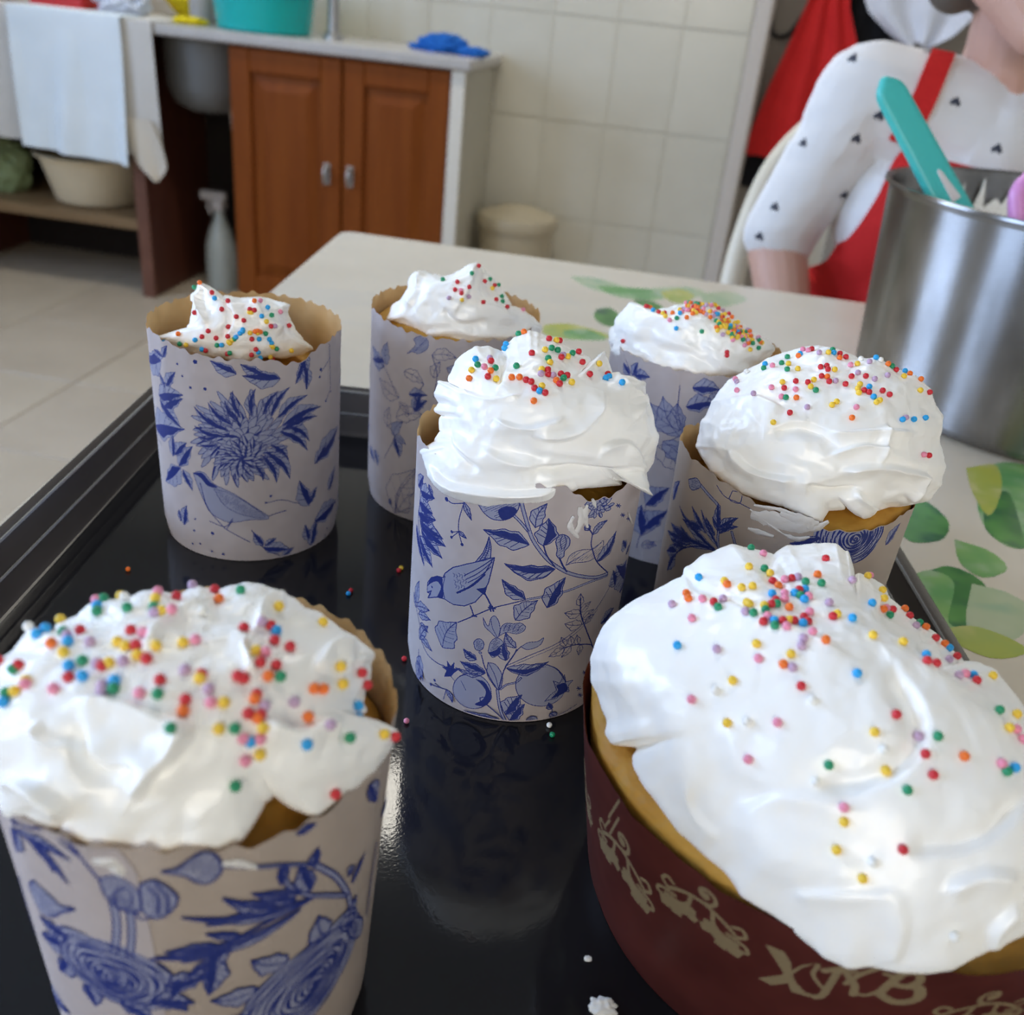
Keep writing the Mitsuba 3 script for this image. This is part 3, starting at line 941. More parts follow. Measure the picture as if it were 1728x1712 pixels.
    def build(self, tint='m_ink_tint', ink='m_ink', names=('printed_shading', 'printed_drawing'), lift=0.0):
        cup, R = self.cup, self.cup.rm
        u = np.linspace(-math.pi, math.pi, 400)
        area = Polygon(list(zip(u * R, cup.rim(u) - .0003)) + [(math.pi * R, .0012), (-math.pi * R, .0012)])
        for geoms, m, off, name in ((self.tint, tint, .00008, names[0]), (self.ink + self.solid, ink, .00015, names[1])):
            if not geoms:
                continue
            g = shapely.union_all([x.buffer(0) for x in geoms if not x.is_empty]).intersection(area).simplify(.00003)
            ms = []
            for q in getattr(g, 'geoms', [g]):
                if q.geom_type == 'Polygon' and q.area > 4e-9:
                    try:
                        vv, ff = trimesh.creation.triangulate_polygon(q, engine='earcut')
                    except Exception:
                        continue
                    if len(ff):
                        ms.append(trimesh.Trimesh(vv_(vv), ff, process=False))
            mm = trimesh.util.concatenate(ms)
            vv, ff = trimesh.remesh.subdivide_to_size(mm.vertices, mm.faces, .0034, max_iter=12)
            w = cup.at(vv[:, 0] / R, vv[:, 1], off + lift)
            lab(part(cup.key, name, trimesh.Trimesh(w, ff, process=False), m), kind='stuff')


def vv_(v):
    return np.column_stack([v, np.zeros(len(v))])


def zoomed(pts, o, s):
    return [(o[0] + x / s, o[1] + y / s) for x, y in pts]


ZA, ZB, ZC, ZD, ZF, ZG = ((200, 430), 3.113), ((600, 430), 3.643), ((660, 530), 3.643), ((1000, 480), 2.787), ((0, 960), 2.4686), ((960, 880), 2.057)

CUPS = {
    'A': Cup('easter_cake', -.1223, .3909, .0395, .0403, .098, bites=[(28, 12, .003), (2, 48, .0035)], scallop=.0009),
    'B': Cup('easter_cake_001', -.0366, .4423, .0398, .0402, .098, bites=[(5, 55, .003)], scallop=.0009),
    'C': Cup('easter_cake_002', .0046, .3051, .0398, .0402, .0972, bites=[(38, 16, .006)], scallop=.0008),
    'D': Cup('easter_cake_003', .0780, .4270, .0398, .0402, .097),
    'E': Cup('easter_cake_004', .1065, .3340, .0432, .0447, .083, bites=[(30, 24, .003), (-62, 46, -.0055)]),
    'F': Cup('easter_cake_005', -.0613, .1552, .0362, .0410, .094, bites=[(20, 22, .003)], scallop=.0009),
    'G': Cup('easter_cake_006', .0995, .2075, .0645, .0740, .061, bites=[(140, 62, .013)], scallop=.0005),
}
for k, l in (('A', 'Easter cake in blue floral paper at the back left, its meringue one tall curled peak'),
             ('B', 'Easter cake in blue floral paper, middle of the back row, its meringue sparsely sprinkled'),
             ('C', 'Easter cake in paper printed with a bird and pomegranates, at the centre of the tray'),
             ('D', 'Easter cake at the right of the back row, sprinkles heaped on its right side'),
             ('E', 'Easter cake with a broad smeared meringue dome, standing just before the steel pot'),
             ('F', 'Easter cake in blue floral paper with an overlapping seam, at the front left'),
             ('G', 'wide low Easter cake in brown paper with golden letters, at the front right')):
    lab(CUPS[k].key, l, 'Easter cake')
for k, c in CUPS.items():
    if k == 'G':
        c.wall('m_brown_paper', 'm_brown_inside')
        lab(c.key + '__paper_mould', 'brown paper mould with golden print')
    else:
        c.wall('m_paper_warm' if k in 'EF' else 'm_paper', 'm_paper_inside')
        lab(c.key + '__paper_mould', 'pale lilac paper mould with blue print')

CUPS['A'].bread(.080, .012)
CUPS['B'].bread(.096, .012)
CUPS['C'].bread(.086, .012)
CUPS['D'].bread(.095, .016)
CUPS['E'].bread(.079, .012, over=.02, tilt=(.011, 0))
CUPS['F'].bread(.087, .014)
CUPS['G'].bread(.064, .010, over=.004, tilt=(-.006, .005))

frosting(CUPS['A'], .099, .0365, .030, .022, zoomed([(165, 440), (180, 470), (260, 505), (370, 535), (470, 550), (560, 535), (640, 565), (700, 540), (880, 530), (940, 520), (1020, 490), (980, 460), (930, 400), (900, 350), (885, 300), (900, 262), (860, 255), (800, 240), (740, 225), (640, 235), (560, 225), (505, 215), (485, 178), (430, 150), (408, 172), (420, 230), (400, 310), (380, 370), (330, 400), (250, 420), (200, 434)], *ZA), 1, n=420, m=280,
         strokes=[(zoomed([(430, 180), (450, 280), (470, 370)], *ZA), 9, 0.0041), (zoomed([(560, 240), (600, 330), (560, 420)], *ZA), 8, -0.0027), (zoomed([(700, 250), (760, 330), (860, 400)], *ZA), 8, 0.0027)])
frosting(CUPS['B'], .103, .0385, .030, .014, zoomed([(190, 390), (230, 320), (300, 260), (350, 210), (375, 140), (420, 100), (450, 125), (530, 155), (600, 130), (680, 85), (745, 50), (790, 75), (850, 140), (900, 220), (960, 320), (1030, 340), (1100, 390), (1140, 440), (1130, 490), (1050, 545), (950, 585), (800, 572), (680, 570), (600, 540), (530, 515), (480, 525), (430, 480), (330, 445), (250, 420), (200, 410)], *ZB), 2, amp=.0016, n=420, m=280,
         strokes=[(zoomed([(420, 110), (400, 220), (330, 330)], *ZB), 14, 0.0027), (zoomed([(745, 60), (700, 180), (640, 300)], *ZB), 16, 0.0027), (zoomed([(540, 330), (640, 420), (800, 400)], *ZB), 12, -0.0020)])
frosting(CUPS['C'], .101, .0415, .036, .013, zoomed([(185, 840), (205, 900), (230, 990), (330, 1090), (450, 1150), (600, 1185), (740, 1172), (900, 1165), (1010, 1148), (1075, 1110), (1150, 1070), (1300, 1060), (1470, 1048), (1550, 1100), (1592, 1118), (1590, 1060), (1572, 975), (1610, 900), (1636, 750), (1620, 640), (1585, 565), (1555, 500), (1556, 425), (1480, 388), (1360, 370), (1325, 300), (1313, 228), (1285, 240), (1240, 285), (1150, 240), (1000, 160), (900, 112), (850, 105), (760, 150), (700, 220), (680, 235), (600, 205), (520, 205), (450, 255), (400, 300), (360, 380), (345, 425), (297, 408), (268, 490), (305, 545), (270, 590), (312, 620), (310, 720), (260, 790)], *ZC), 3, amp=.0008, wave=60, flow=(1, 1, 2.4),
         strokes=[(zoomed([(1300, 520), (1270, 620), (1180, 710), (1040, 760), (880, 745)], *ZC), 16, 0.0030), (zoomed([(640, 640), (760, 690), (900, 690), (1060, 640)], *ZC), 12, 0.0019),
                  (zoomed([(360, 690), (370, 800), (460, 900), (540, 960)], *ZC), 12, -0.0024), (zoomed([(230, 930), (340, 1040), (500, 1080), (700, 1100), (900, 1090), (1020, 1060)], *ZC), 11, 0.0030),
                  (zoomed([(800, 960), (960, 950), (1150, 940), (1350, 960), (1540, 960)], *ZC), 16, -0.0030), (zoomed([(700, 230), (690, 320), (660, 430)], *ZC), 14, -0.0030),
                  (zoomed([(1360, 380), (1480, 470), (1540, 560), (1500, 650)], *ZC), 14, 0.0024), (zoomed([(560, 820), (720, 900), (900, 930)], *ZC), 10, 0.0015),
                  (zoomed([(1280, 860), (1330, 800), (1450, 790), (1520, 870), (1560, 980)], *ZC), 12, 0.0022), (zoomed([(420, 470), (600, 520), (800, 500)], *ZC), 10, 0.0016)])
frosting(CUPS['D'], .101, .040, .030, .012, zoomed([(82, 270), (95, 210), (125, 150), (185, 92), (240, 112), (300, 135), (400, 105), (490, 92), (570, 100), (640, 160), (720, 220), (820, 270), (850, 300), (800, 360), (700, 420), (620, 455), (540, 468), (440, 470), (330, 460), (250, 425), (200, 370), (130, 350), (88, 310)], *ZD), 4, amp=.0018, n=420, m=280)
frosting(CUPS['E'], .089, .0455, .036, .010, zoomed([(505, 700), (515, 640), (560, 570), (600, 500), (640, 450), (720, 405), (800, 365), (900, 325), (1000, 295), (1060, 290), (1150, 310), (1250, 345), (1330, 345), (1420, 390), (1520, 430), (1590, 500), (1605, 550), (1640, 620), (1635, 720), (1655, 850), (1635, 940), (1580, 1010), (1500, 1035), (1400, 1045), (1335, 1062), (1300, 1092), (1240, 1085), (1200, 1050), (1110, 1062), (1080, 1118), (1035, 1125), (960, 1075), (900, 1035), (800, 1012), (700, 982), (620, 930), (560, 885), (530, 840), (490, 760)], *ZD), 5, amp=.0007, wave=58, flow=(1, 1, 2.2),
         strokes=[(zoomed([(850, 690), (960, 660), (1080, 690), (1160, 760)], *ZD), 12, -0.0030), (zoomed([(1100, 700), (1220, 700), (1360, 690), (1500, 700)], *ZD), 9, 0.0030),
                  (zoomed([(1120, 800), (1260, 760), (1400, 780)], *ZD), 9, 0.0030), (zoomed([(1180, 870), (1320, 850), (1480, 870), (1560, 900)], *ZD), 9, 0.0034),
                  (zoomed([(1380, 660), (1380, 760), (1360, 840)], *ZD), 10, 0.0024), (zoomed([(1560, 880), (1530, 960), (1490, 1010)], *ZD), 10, 0.0035),
                  (zoomed([(640, 780), (760, 880), (960, 920)], *ZD), 14, 0.0024), (zoomed([(1010, 940), (1120, 960), (1240, 950)], *ZD), 9, -0.0030), (zoomed([(1240, 970), (1290, 1030), (1320, 1060)], *ZD), 12, 0.0032), (zoomed([(560, 560), (760, 540), (900, 600)], *ZD), 18, 0.0016)])
frosting(CUPS['F'], .0985, .0425, .024, .012, zoomed([(15, 990), (30, 1020), (130, 1060), (250, 1080), (310, 1130), (400, 1165), (530, 1180), (600, 1210), (660, 1217), (760, 1180), (900, 1170), (1000, 1130), (1040, 1060), (1090, 960), (1140, 930), (1230, 990), (1320, 1030), (1400, 960), (1480, 910), (1560, 840), (1630, 740), (1652, 650), (1600, 690), (1540, 640), (1512, 560), (1528, 480), (1535, 400), (1555, 355), (1480, 290), (1410, 250), (1330, 180), (1270, 165), (1180, 95), (1100, 75), (1020, 65), (960, 75), (900, 100), (830, 75), (790, 85), (740, 115), (660, 95), (600, 100), (540, 125), (450, 135), (380, 155), (330, 200), (250, 235), (200, 268), (135, 245), (105, 290), (60, 340), (0, 385), (-30, 450), (-60, 600), (-40, 800), (0, 930)], *ZF), 6, amp=.0008, wave=48, n=640, m=400, lump=.0026,
         strokes=[(zoomed([(330, 560), (480, 570), (640, 620), (800, 650)], *ZF), 24, 0.0030), (zoomed([(800, 660), (720, 760), (620, 840), (560, 950)], *ZF), 34, 0.0046), (zoomed([(340, 640), (350, 760), (440, 840), (560, 830)], *ZF), 22, -0.0035),
                  (zoomed([(40, 860), (160, 900), (300, 980)], *ZF), 22, 0.0035), (zoomed([(1040, 300), (1010, 340), (1060, 440)], *ZF), 20, 0.0024), (zoomed([(1080, 640), (1240, 690), (1360, 640), (1400, 700)], *ZF), 22, 0.0041),
                  (zoomed([(160, 640), (200, 720), (330, 740)], *ZF), 20, 0.0024), (zoomed([(1060, 250), (1100, 160), (1180, 130)], *ZF), 16, 0.0027), (zoomed([(600, 360), (660, 250), (780, 180), (900, 140)], *ZF), 22, 0.0022), (zoomed([(1300, 420), (1380, 330), (1480, 330)], *ZF), 18, 0.0022)])
frosting(CUPS['G'], .076, .0745, .040, .010, zoomed([(85, 560), (78, 480), (95, 420), (120, 370), (150, 330), (200, 285), (230, 262), (290, 235), (390, 190), (405, 160), (470, 120), (570, 85), (640, 95), (710, 110), (760, 85), (850, 75), (930, 75), (975, 110), (985, 170), (1060, 200), (1090, 225), (1110, 270), (1180, 330), (1270, 395), (1370, 495), (1410, 490), (1480, 520), (1580, 640), (1690, 740), (1780, 880), (1815, 1050), (1780, 1240), (1700, 1380), (1570, 1442), (1470, 1475), (1440, 1500), (1330, 1560), (1250, 1570), (1150, 1565), (1050, 1545), (970, 1550), (880, 1510), (800, 1440), (700, 1365), (600, 1300), (540, 1215), (450, 1140), (380, 1080), (320, 1000), (260, 920), (225, 850), (215, 790), (150, 775), (125, 740), (130, 690), (108, 620)], *ZG), 7, amp=.0010, wave=34, n=720, m=420, lump=.0026,
         strokes=[(zoomed([(1120, 500), (1200, 620), (1230, 740), (1160, 850), (1020, 910), (860, 920)], *ZG), 29, -0.0031), (zoomed([(1580, 960), (1500, 1060), (1380, 1120), (1180, 1140)], *ZG), 23, -0.0026),
                  (zoomed([(530, 280), (640, 330), (800, 400), (960, 470)], *ZG), 25, 0.0017), (zoomed([(780, 1290), (900, 1285), (1020, 1290), (1140, 1280)], *ZG), 18, 0.0013), (zoomed([(1300, 1260), (1440, 1220), (1560, 1230)], *ZG), 18, 0.0026),
                  (zoomed([(1140, 1290), (1160, 1400), (1130, 1540)], *ZG), 20, 0.0010), (zoomed([(1460, 1480), (1480, 1400), (1560, 1330)], *ZG), 20, 0.0026), (zoomed([(600, 1000), (720, 960), (860, 960), (1040, 1010)], *ZG), 18, 0.0010),
                  (zoomed([(420, 900), (430, 1000), (520, 1100)], *ZG), 16, 0.0010), (zoomed([(1090, 230), (1060, 330), (1160, 420), (1300, 460)], *ZG), 23, 0.0015), (zoomed([(410, 180), (430, 250), (520, 290)], *ZG), 18, 0.0013), (zoomed([(720, 120), (700, 180), (760, 230)], *ZG), 18, -0.0015)])

smear(CUPS['C'], [([(978, 856), (980, 880), (970, 904)], 2.6), ([(990, 852), (986, 870), (990, 890)], 2.2), ([(968, 872), (962, 890), (975, 908)], 2.0), ([(998, 842), (1004, 856)], 1.4), ([(1058, 866), (1064, 884)], .9)])
smear(CUPS['E'], [(zoomed([(745, 1085), (850, 1110), (960, 1140), (1040, 1130)], *ZD), 6.5), (zoomed([(740, 1060), (800, 1100), (900, 1120), (960, 1160)], *ZD), 1.4), (zoomed([(730, 1150), (790, 1170), (850, 1190)], *ZD), 2.2), (zoomed([(780, 1090), (840, 1140), (900, 1180)], *ZD), 1.0),
                  (zoomed([(880, 1080), (960, 1110), (1060, 1130)], *ZD), 5.0), (zoomed([(900, 1180), (960, 1200), (1020, 1190)], *ZD), 2.0), (zoomed([(980, 1130), (1040, 1150), (1110, 1120)], *ZD), 3.0), (zoomed([(760, 1040), (860, 1060), (960, 1090)], *ZD), 1.6)])
smear(CUPS['F'], [([(375, 1462), (400, 1460), (432, 1464)], 2.2), ([(160, 1452), (190, 1460), (205, 1480)], 3.5)])

# ------------------------------------------------ sprinkles
SP_G = parse('g632,87 p672,117 y626,161 g677,169 r892,134 y703,185 b456,198 o862,189 y540,210 o551,222 y600,233 y640,228 r711,212 o724,228 p752,206 r776,202 l797,197 g824,214 g877,219 l981,208 y1036,191 p1050,178 y1090,236 y1094,265 b706,254 p748,255 p750,272 r797,243 b785,252 g803,262 b820,240 b815,274 p832,264 l902,287 b1050,287 o1085,304 p1103,297 r1121,309 o1163,303 g1109,328 r1180,330 o414,252 o419,270 p470,271 r501,282 l535,274 l357,291 g521,302 y620,284 y630,290 l615,315 y680,295 r703,291 r717,280 g722,290 o763,304 g645,320 g684,312 p690,330 p430,340 r676,351 b714,349 g717,366 r741,350 y765,346 r783,348 p757,369 r815,338 p835,318 b812,358 r830,352 p844,385 r915,334 y930,325 b982,340 o892,413 l815,405 l811,434 b374,434 l514,445 y654,429 p660,478 y769,467 o741,499 l776,509 y1053,400 y1157,422 b1001,529 y567,557 r803,573 p428,619 y551,700 p726,696 w623,697 w510,594 w845,621 r1133,673 y1060,734 l1217,752 g1275,745 p624,819 g902,837 w1090,785 r1238,809 o1366,818 y1096,855 r1260,878 w855,903 g1170,927 p948,994 y955,1033 r1155,1131 y930,1133 y1020,1237 w1057,1188 g1214,353 l1202,363 o1237,370 r1272,402 o1301,428 b1318,440 r1342,471 l1315,483 b1236,466 r1240,489 r1275,491 l1352,537 p1373,533 b1400,539 r1414,557 y1468,538 g1491,658 y1549,674 y1520,717 p1546,722 p1575,758 p1494,837 b1543,852 g1514,869 w1330,1436', *ZG)
SP_F = parse('l801,58 r890,94 g1001,97 o916,133 y500,108 w518,115 p655,103 y648,130 r731,122 p402,130 g435,131 b407,158 g411,180 g534,171 g642,167 l640,188 y671,182 p715,174 y1154,160 w845,185 y256,216 b163,272 b187,258 g258,266 r340,265 l285,284 b291,308 l375,312 o215,316 w123,238 r549,263 p594,274 r1012,254 l1084,216 r1122,242 b1147,264 y1338,229 r1139,305 r1205,333 y270,353 y493,310 y526,330 r567,324 y649,325 y765,315 p816,305 y1067,346 p1103,354 r2,387 g62,424 r85,405 b291,409 g348,390 l408,402 r431,412 y459,398 y575,367 r612,380 l520,389 r1082,398 r1149,406 y1413,402 l773,426 r288,461 b347,453 y112,468 p111,485 g33,517 y74,513 p228,505 b25,560 l427,490 l430,515 b481,471 g475,505 r668,467 p588,522 g661,526 y829,462 r838,445 r984,448 r1012,456 o1115,449 g1167,452 y1420,484 r1502,431 r1520,478 l871,505 r774,547 o760,594 p878,560 y934,561 r1067,528 o1063,547 l1094,573 o1306,503 o1345,505 l1217,555 r1029,604 r1084,612 o1074,632 o1283,620 b1481,575 b1487,602 r1636,698 y1590,690 g719,667 y914,668 g977,668 y1102,665 l1373,643 p1008,706 b1042,717 p1083,706 b1279,720 g1455,698 y1083,766 p1020,795 g975,898 r1395,930', *ZF)
SP_E = parse('p668,438 w728,415 l680,460 p684,500 l757,517 b812,378 g806,396 p846,385 g888,374 g915,346 y921,377 g915,403 y964,402 o972,340 b979,330 p990,310 r1030,308 p1015,316 l1066,326 y1108,324 g1126,312 b1131,327 o1160,350 r1190,345 r1160,330 p1210,383 y1246,378 w1262,345 w1350,360 l1300,366 b1330,348 o1388,375 g1410,380 r1424,405 b1470,400 o1492,412 y1462,436 o1541,448 y1536,503 r1578,507 r1073,392 r1100,388 r1108,404 y1137,406 r957,457 y894,461 p843,486 r903,490 p957,494 p887,532 g910,535 o957,538 r1013,465 y1040,455 y1025,483 r1078,437 o1104,437 r1112,460 l1140,456 g1050,502 r1188,473 r1218,437 l1249,420 r1283,433 l1326,449 l1383,430 y1256,472 y1246,495 r1274,502 y1250,514 b1301,487 r1301,512 b1320,532 r1364,502 r1393,518 y1336,556 y1347,549 y1125,570 y1148,555 p1240,578 o1217,628 l1014,578 r925,607 y851,650 b1453,635 l1467,627 b1506,637 b1559,628 p1550,801 r1575,806', *ZD)
SP_C = parse('g779,110 o815,101 b712,190 b705,213 r864,248 y943,227 g983,216 g1021,230 g1110,248 r1042,271 l1052,256 y1082,268 r1148,238 g962,278 y973,304 b524,284 g537,318 l604,280 r611,296 p575,328 g634,338 o612,352 y497,350 o489,395 r598,388 y643,401 r970,160 r1035,164 y1010,168 g776,326 r1172,302 y1272,311 o743,394 o791,396 r831,410 r863,418 y926,345 r960,349 l921,373 r963,378 l998,385 r1040,374 r1081,384 g1057,402 o1014,415 r1031,434 y1110,425 r881,458 y929,446 b909,479 r943,485 o875,537 r1214,376 r1325,373 b1342,384 b1318,399 b1418,429', *ZC)
SP_B = parse('r760,68 w797,95 g715,118 g537,148 r790,165 g833,140 r852,190 y835,208 g887,175 r697,200 r627,170 r612,218 p650,222 r655,238 l690,255 y655,272 r783,295 r865,272 g897,258 r928,318 p1025,340 l575,265 g900,290', *ZB)
SP_A = parse('o427,152 g404,170 r490,202 b507,232 r578,245 r402,305 r542,290 r620,325 r660,345 r580,378 r475,400 r437,427 b402,447 g324,463 y360,470 b245,455 o315,412 g312,505 y370,525 b440,490 r460,498 r510,435 g520,470 b545,470 r575,425 b620,430 b655,390 b640,410 y690,410 y730,405 o745,400 g770,410 b735,440 y700,300 r715,290 y685,300 o720,245 g800,318 b780,280 b755,320 y775,352 r797,370 l820,370 r892,375 p845,300 p745,240 b790,440 b800,460 g828,490 y805,480 y905,500 r575,515 g588,512 y585,460 r720,490 r698,520 b735,508 b745,535 y795,530 r810,545 y580,455 g610,440 o730,395 o715,400 r690,285 b655,400 y600,445 y800,475 r700,440', *ZA)
_r = np.random.default_rng(8)
_path = curve([(375, 165), (430, 120), (490, 100), (560, 105), (605, 160), (645, 215), (700, 245), (790, 270)], 60)
SP_D = []
for _ in range(150):
    _t = _r.uniform(0, 1) ** .8
    _p = _path[int(_t * (len(_path) - 1))] + _r.normal(0, 1, 2) * [22, 22]
    SP_D.append((_r.choice(list('rroooyyyyppglb')), 1000 + _p[0] / 2.787, 480 + _p[1] / 2.787))
SP_D += parse('r145,268 g513,222 r630,318 r627,332 r262,100 o270,108 b283,112 r310,125 y330,128 r340,135 r250,100 p365,170', *ZD)

sprinkles(CUPS['G'].key, 'the brown-wrapped cake', SP_G)
sprinkles(CUPS['F'].key, 'the front left cake', SP_F)
sprinkles(CUPS['C'].key, 'the bird-print cake', SP_C)
sprinkle_heap(CUPS['E'].key, 'the cake before the steel pot', SP_E)
sprinkle_heap(CUPS['A'].key, 'the back left cake', SP_A)
sprinkle_heap(CUPS['B'].key, 'the cake in the middle of the back row', SP_B)
sprinkle_heap(CUPS['D'].key, 'the cake at the right of the back row', SP_D)
for c, x, y, w in (('o', 216, 960, 'orange sprinkle lying alone on the tray floor near the left rim'), ('r', 592, 996, 'red sprinkle touching a blue one on the tray between the cakes'), ('b', 588, 1001, 'blue sprinkle touching a red one on the tray between the cakes'),
                   ('y', 677, 958, 'yellow sprinkle touching a red one on the tray left of the bird-print cake'), ('r', 673, 962, 'red sprinkle touching a yellow one on the tray left of the bird-print cake'), ('w', 927, 1223, 'white sprinkle on the tray at the foot of the bird-print cake'),
                   ('g', 932, 1239, 'green sprinkle on the tray in front of the bird-print cake'), ('p', 686, 1216, 'pink sprinkle on the tray right of the front left cake'), ('r', 682, 1111, 'red sprinkle on the tray at the lower left of the bird-print cake')):
    p = on_z(np.array([x, y], float), BZ + .001)
    k = add(key_for('sprinkle'), SPRINKLE[c], None, to_world=T().translate([float(p[0]), float(p[1]), BZ + .00105]))
    lab(k, w, 'sprinkle')
for (x, y), r, w in (((1018, 1700), .0030, 'white meringue crumb on the tray before the brown-wrapped cake, the larger one'), ((992, 1617), .0009, 'tiny white meringue crumb on the tray left of the brown-wrapped cake')):
    p = on_z(np.array([x, y], float), BZ + r * .4)
    m = trimesh.creation.icosphere(subdivisions=4)
    dirs = np.array(m.vertices)
    m.vertices = dirs * (r * (.75 + .5 * soft_noise(dirs * 3 + r * 1000, 3)))[:, None] * [1.2, 1, .55] + [p[0], p[1], BZ + r * .42]
    m.vertices[:, 2] = np.maximum(m.vertices[:, 2], BZ + .0003)
    k = add(key_for('meringue_crumb'), m, 'm_frosting', smooth=True)
    lab(k, w, 'crumb')

# ------------------------------------------------ the drawings
# the bird and pomegranates of the centre cake
d = Print(CUPS['C'], (660, 800), 3.804)
d.stem([(835, 190), (850, 250), (880, 350), (905, 420), (950, 490), (1010, 560), (1080, 610), (1140, 640), (1220, 660), (1310, 665), (1385, 640)], 1.1)
d.stem([(1385, 650), (1260, 700), (1110, 760), (980, 790), (860, 812)], .7, .22)
d.line([(860, 812), (750, 840), (650, 865), (540, 910), (430, 955)], .4)
d.line([(1385, 635), (1320, 570), (1292, 500), (1280, 450), (1287, 390), (1270, 360)], .45)
d.leaf((1270, 362), (1250, 315), .3, 2)
d.leaf((1290, 392), (1385, 300), .2, 1)
d.leaf((885, 460), (592, 362), .22, 2, .0, 5)
d.leaf((975, 465), (1010, 290), .36, 2, -.05)
d.line([(1050, 600), (1000, 530), (978, 465)], .5)
d.leaf((925, 350), (1000, 195), .25, 1)
d.closed([(555, 195), (590, 250), (640, 290), (700, 302), (760, 290), (805, 250), (815, 190), (700, 170)], .35, 1, .7)
d.closed([(700, 280), (690, 240), (730, 215), (790, 225), (800, 255), (760, 288), (720, 298)], .3, 3)
d.stem([(760, 250), (820, 305), (880, 375)], .8)
d.closed([(1055, 440), (1075, 402), (1110, 395), (1145, 420), (1142, 465), (1112, 500), (1108, 530), (1082, 548), (1060, 525), (1066, 490)], .35, 1, .8)
for q in ([(1100, 400), (1085, 440), (1095, 490)], [(1112, 400), (1125, 440), (1108, 490)]):
    d.line(q, .3)
d.line([(1080, 545), (1100, 590), (1125, 630)], .6)
d.closed([(1120, 590), (1150, 525), (1220, 490), (1300, 482), (1357, 430), (1345, 500), (1270, 560), (1180, 572)], .25, 0, .9)
d.line([(1120, 590), (1230, 520), (1350, 440)], .25)
d.leaf((1318, 565), (1437, 368), .2, 2, -.1)
d.leaf((1050, 615), (728, 580), .17, 2, .12, 5)
d.leaf((1048, 615), (735, 590), .15, 2, .10, 5)
d.leaf((860, 805), (712, 682), .22, 2, .1)
d.leaf((1000, 862), (1118, 668), .26, 2, .08)
d.leaf((798, 942), (940, 815), .3, 1, .08, 5)
d.leaf((330, 1115), (422, 955), .34, 1, .1, 5)
# the bird
body = [(235, 760), (238, 700), (262, 668), (300, 658), (335, 668), (348, 640), (400, 602), (480, 583), (550, 568), (600, 552), (663, 541), (650, 600), (625, 700), (590, 770), (540, 825), (470, 850), (400, 840), (345, 805), (300, 792), (240, 797), (258, 770)]
d.closed(body, .38, 1, 0, False)
d.closed([(540, 570), (590, 510), (615, 450), (628, 408), (642, 470), (638, 542), (600, 558)], .35, 1, .6, False)
for q in ([(568, 560), (605, 500), (626, 420)], [(595, 556), (625, 490), (632, 430)], [(470, 655), (560, 610), (655, 548)], [(480, 680), (560, 640), (648, 570)], [(495, 700), (570, 660), (640, 600)], [(440, 765), (530, 705), (600, 640), (655, 545)], [(345, 800), (335, 730), (348, 660), (335, 668)]):
    d.line(q, .32)
d.line([(425, 765), (520, 720), (600, 650)], .7)
for i in range(14):
    x, y = 400 + (i % 5) * 17 + (i // 5) * 6, 640 + (i // 5) * 36 + (i % 2) * 8
    d.line([(x, y), (x + 10, y + 10), (x + 4, y + 22)], .22)
d.closed([(238, 720), (262, 672), (300, 660), (330, 672), (325, 720), (300, 690), (262, 700)], .2, 3)
d.closed([(300, 790), (322, 740), (330, 690), (336, 760), (332, 795)], .2, 3)
d.berry(266, 728, .45)
d.line([(236, 762), (262, 752), (240, 795)], .4, False)
d.closed([(548, 742), (600, 735), (615, 720), (600, 775), (585, 770)], .2, 3)
d.line([(508, 848), (520, 880), (530, 912)], .5)
d.line([(597, 765), (625, 815), (650, 868)], .6)
for q in ([(520, 912), (548, 918)], [(625, 862), (668, 868)], [(632, 850), (640, 884)], [(648, 852), (656, 884)]):
    d.line(q, .6, False)
# berries, feathered leaf
d.line([(470, 190), (400, 192), (365, 172)], .35)
d.line([(470, 190), (440, 290), (436, 370), (456, 452)], .35)
d.leaf((470, 185), (515, 300), .16, 1, 0, 2)
d.leaf((436, 370), (484, 418), .2, 1, 0, 1)
d.line([(436, 372), (395, 376)], .3, False)
d.line([(436, 374), (392, 408)], .3, False)
for x, y, r in ((358, 166, .8), (392, 374, .55), (390, 409, .55), (457, 456, .6)):
    d.berry(x, y, r)
for b, t, h in (((190, 300), (352, 470), .25), ((200, 360), (330, 545), .25), ((190, 400), (268, 600), .28), ((175, 380), (215, 590), .2), ((180, 250), (290, 300), .3), ((190, 300), (335, 420), .2), ((170, 330), (180, 470), .2), ((190, 180), (272, 258), .4), ((195, 110), (285, 160), .3), ((180, 80), (215, 20), .3), ((250, 70), (275, 165), .2)):
    d.leaf(b, t, h, 2, .05, 4)
d.line([(195, 60), (190, 180), (180, 300), (195, 420), (225, 560)], .5)
for b, t in (((165, 830), (185, 690)), ((170, 850), (250, 880)), ((180, 900), (255, 940)), ((190, 960), (240, 1020)), ((185, 1060), (240, 980)), ((165, 860), (150, 760)), ((190, 1040), (265, 1140)), ((170, 1200), (205, 1330)), ((190, 1170), (160, 1330))):
    d.leaf(b, t, .2, 1, .05, 3)
d.line([(160, 760), (165, 850), (185, 960), (195, 1060), (230, 1150), (290, 1210), (345, 1235)], .4)
d.line([(180, 1130), (180, 1230), (190, 1330)], .4)
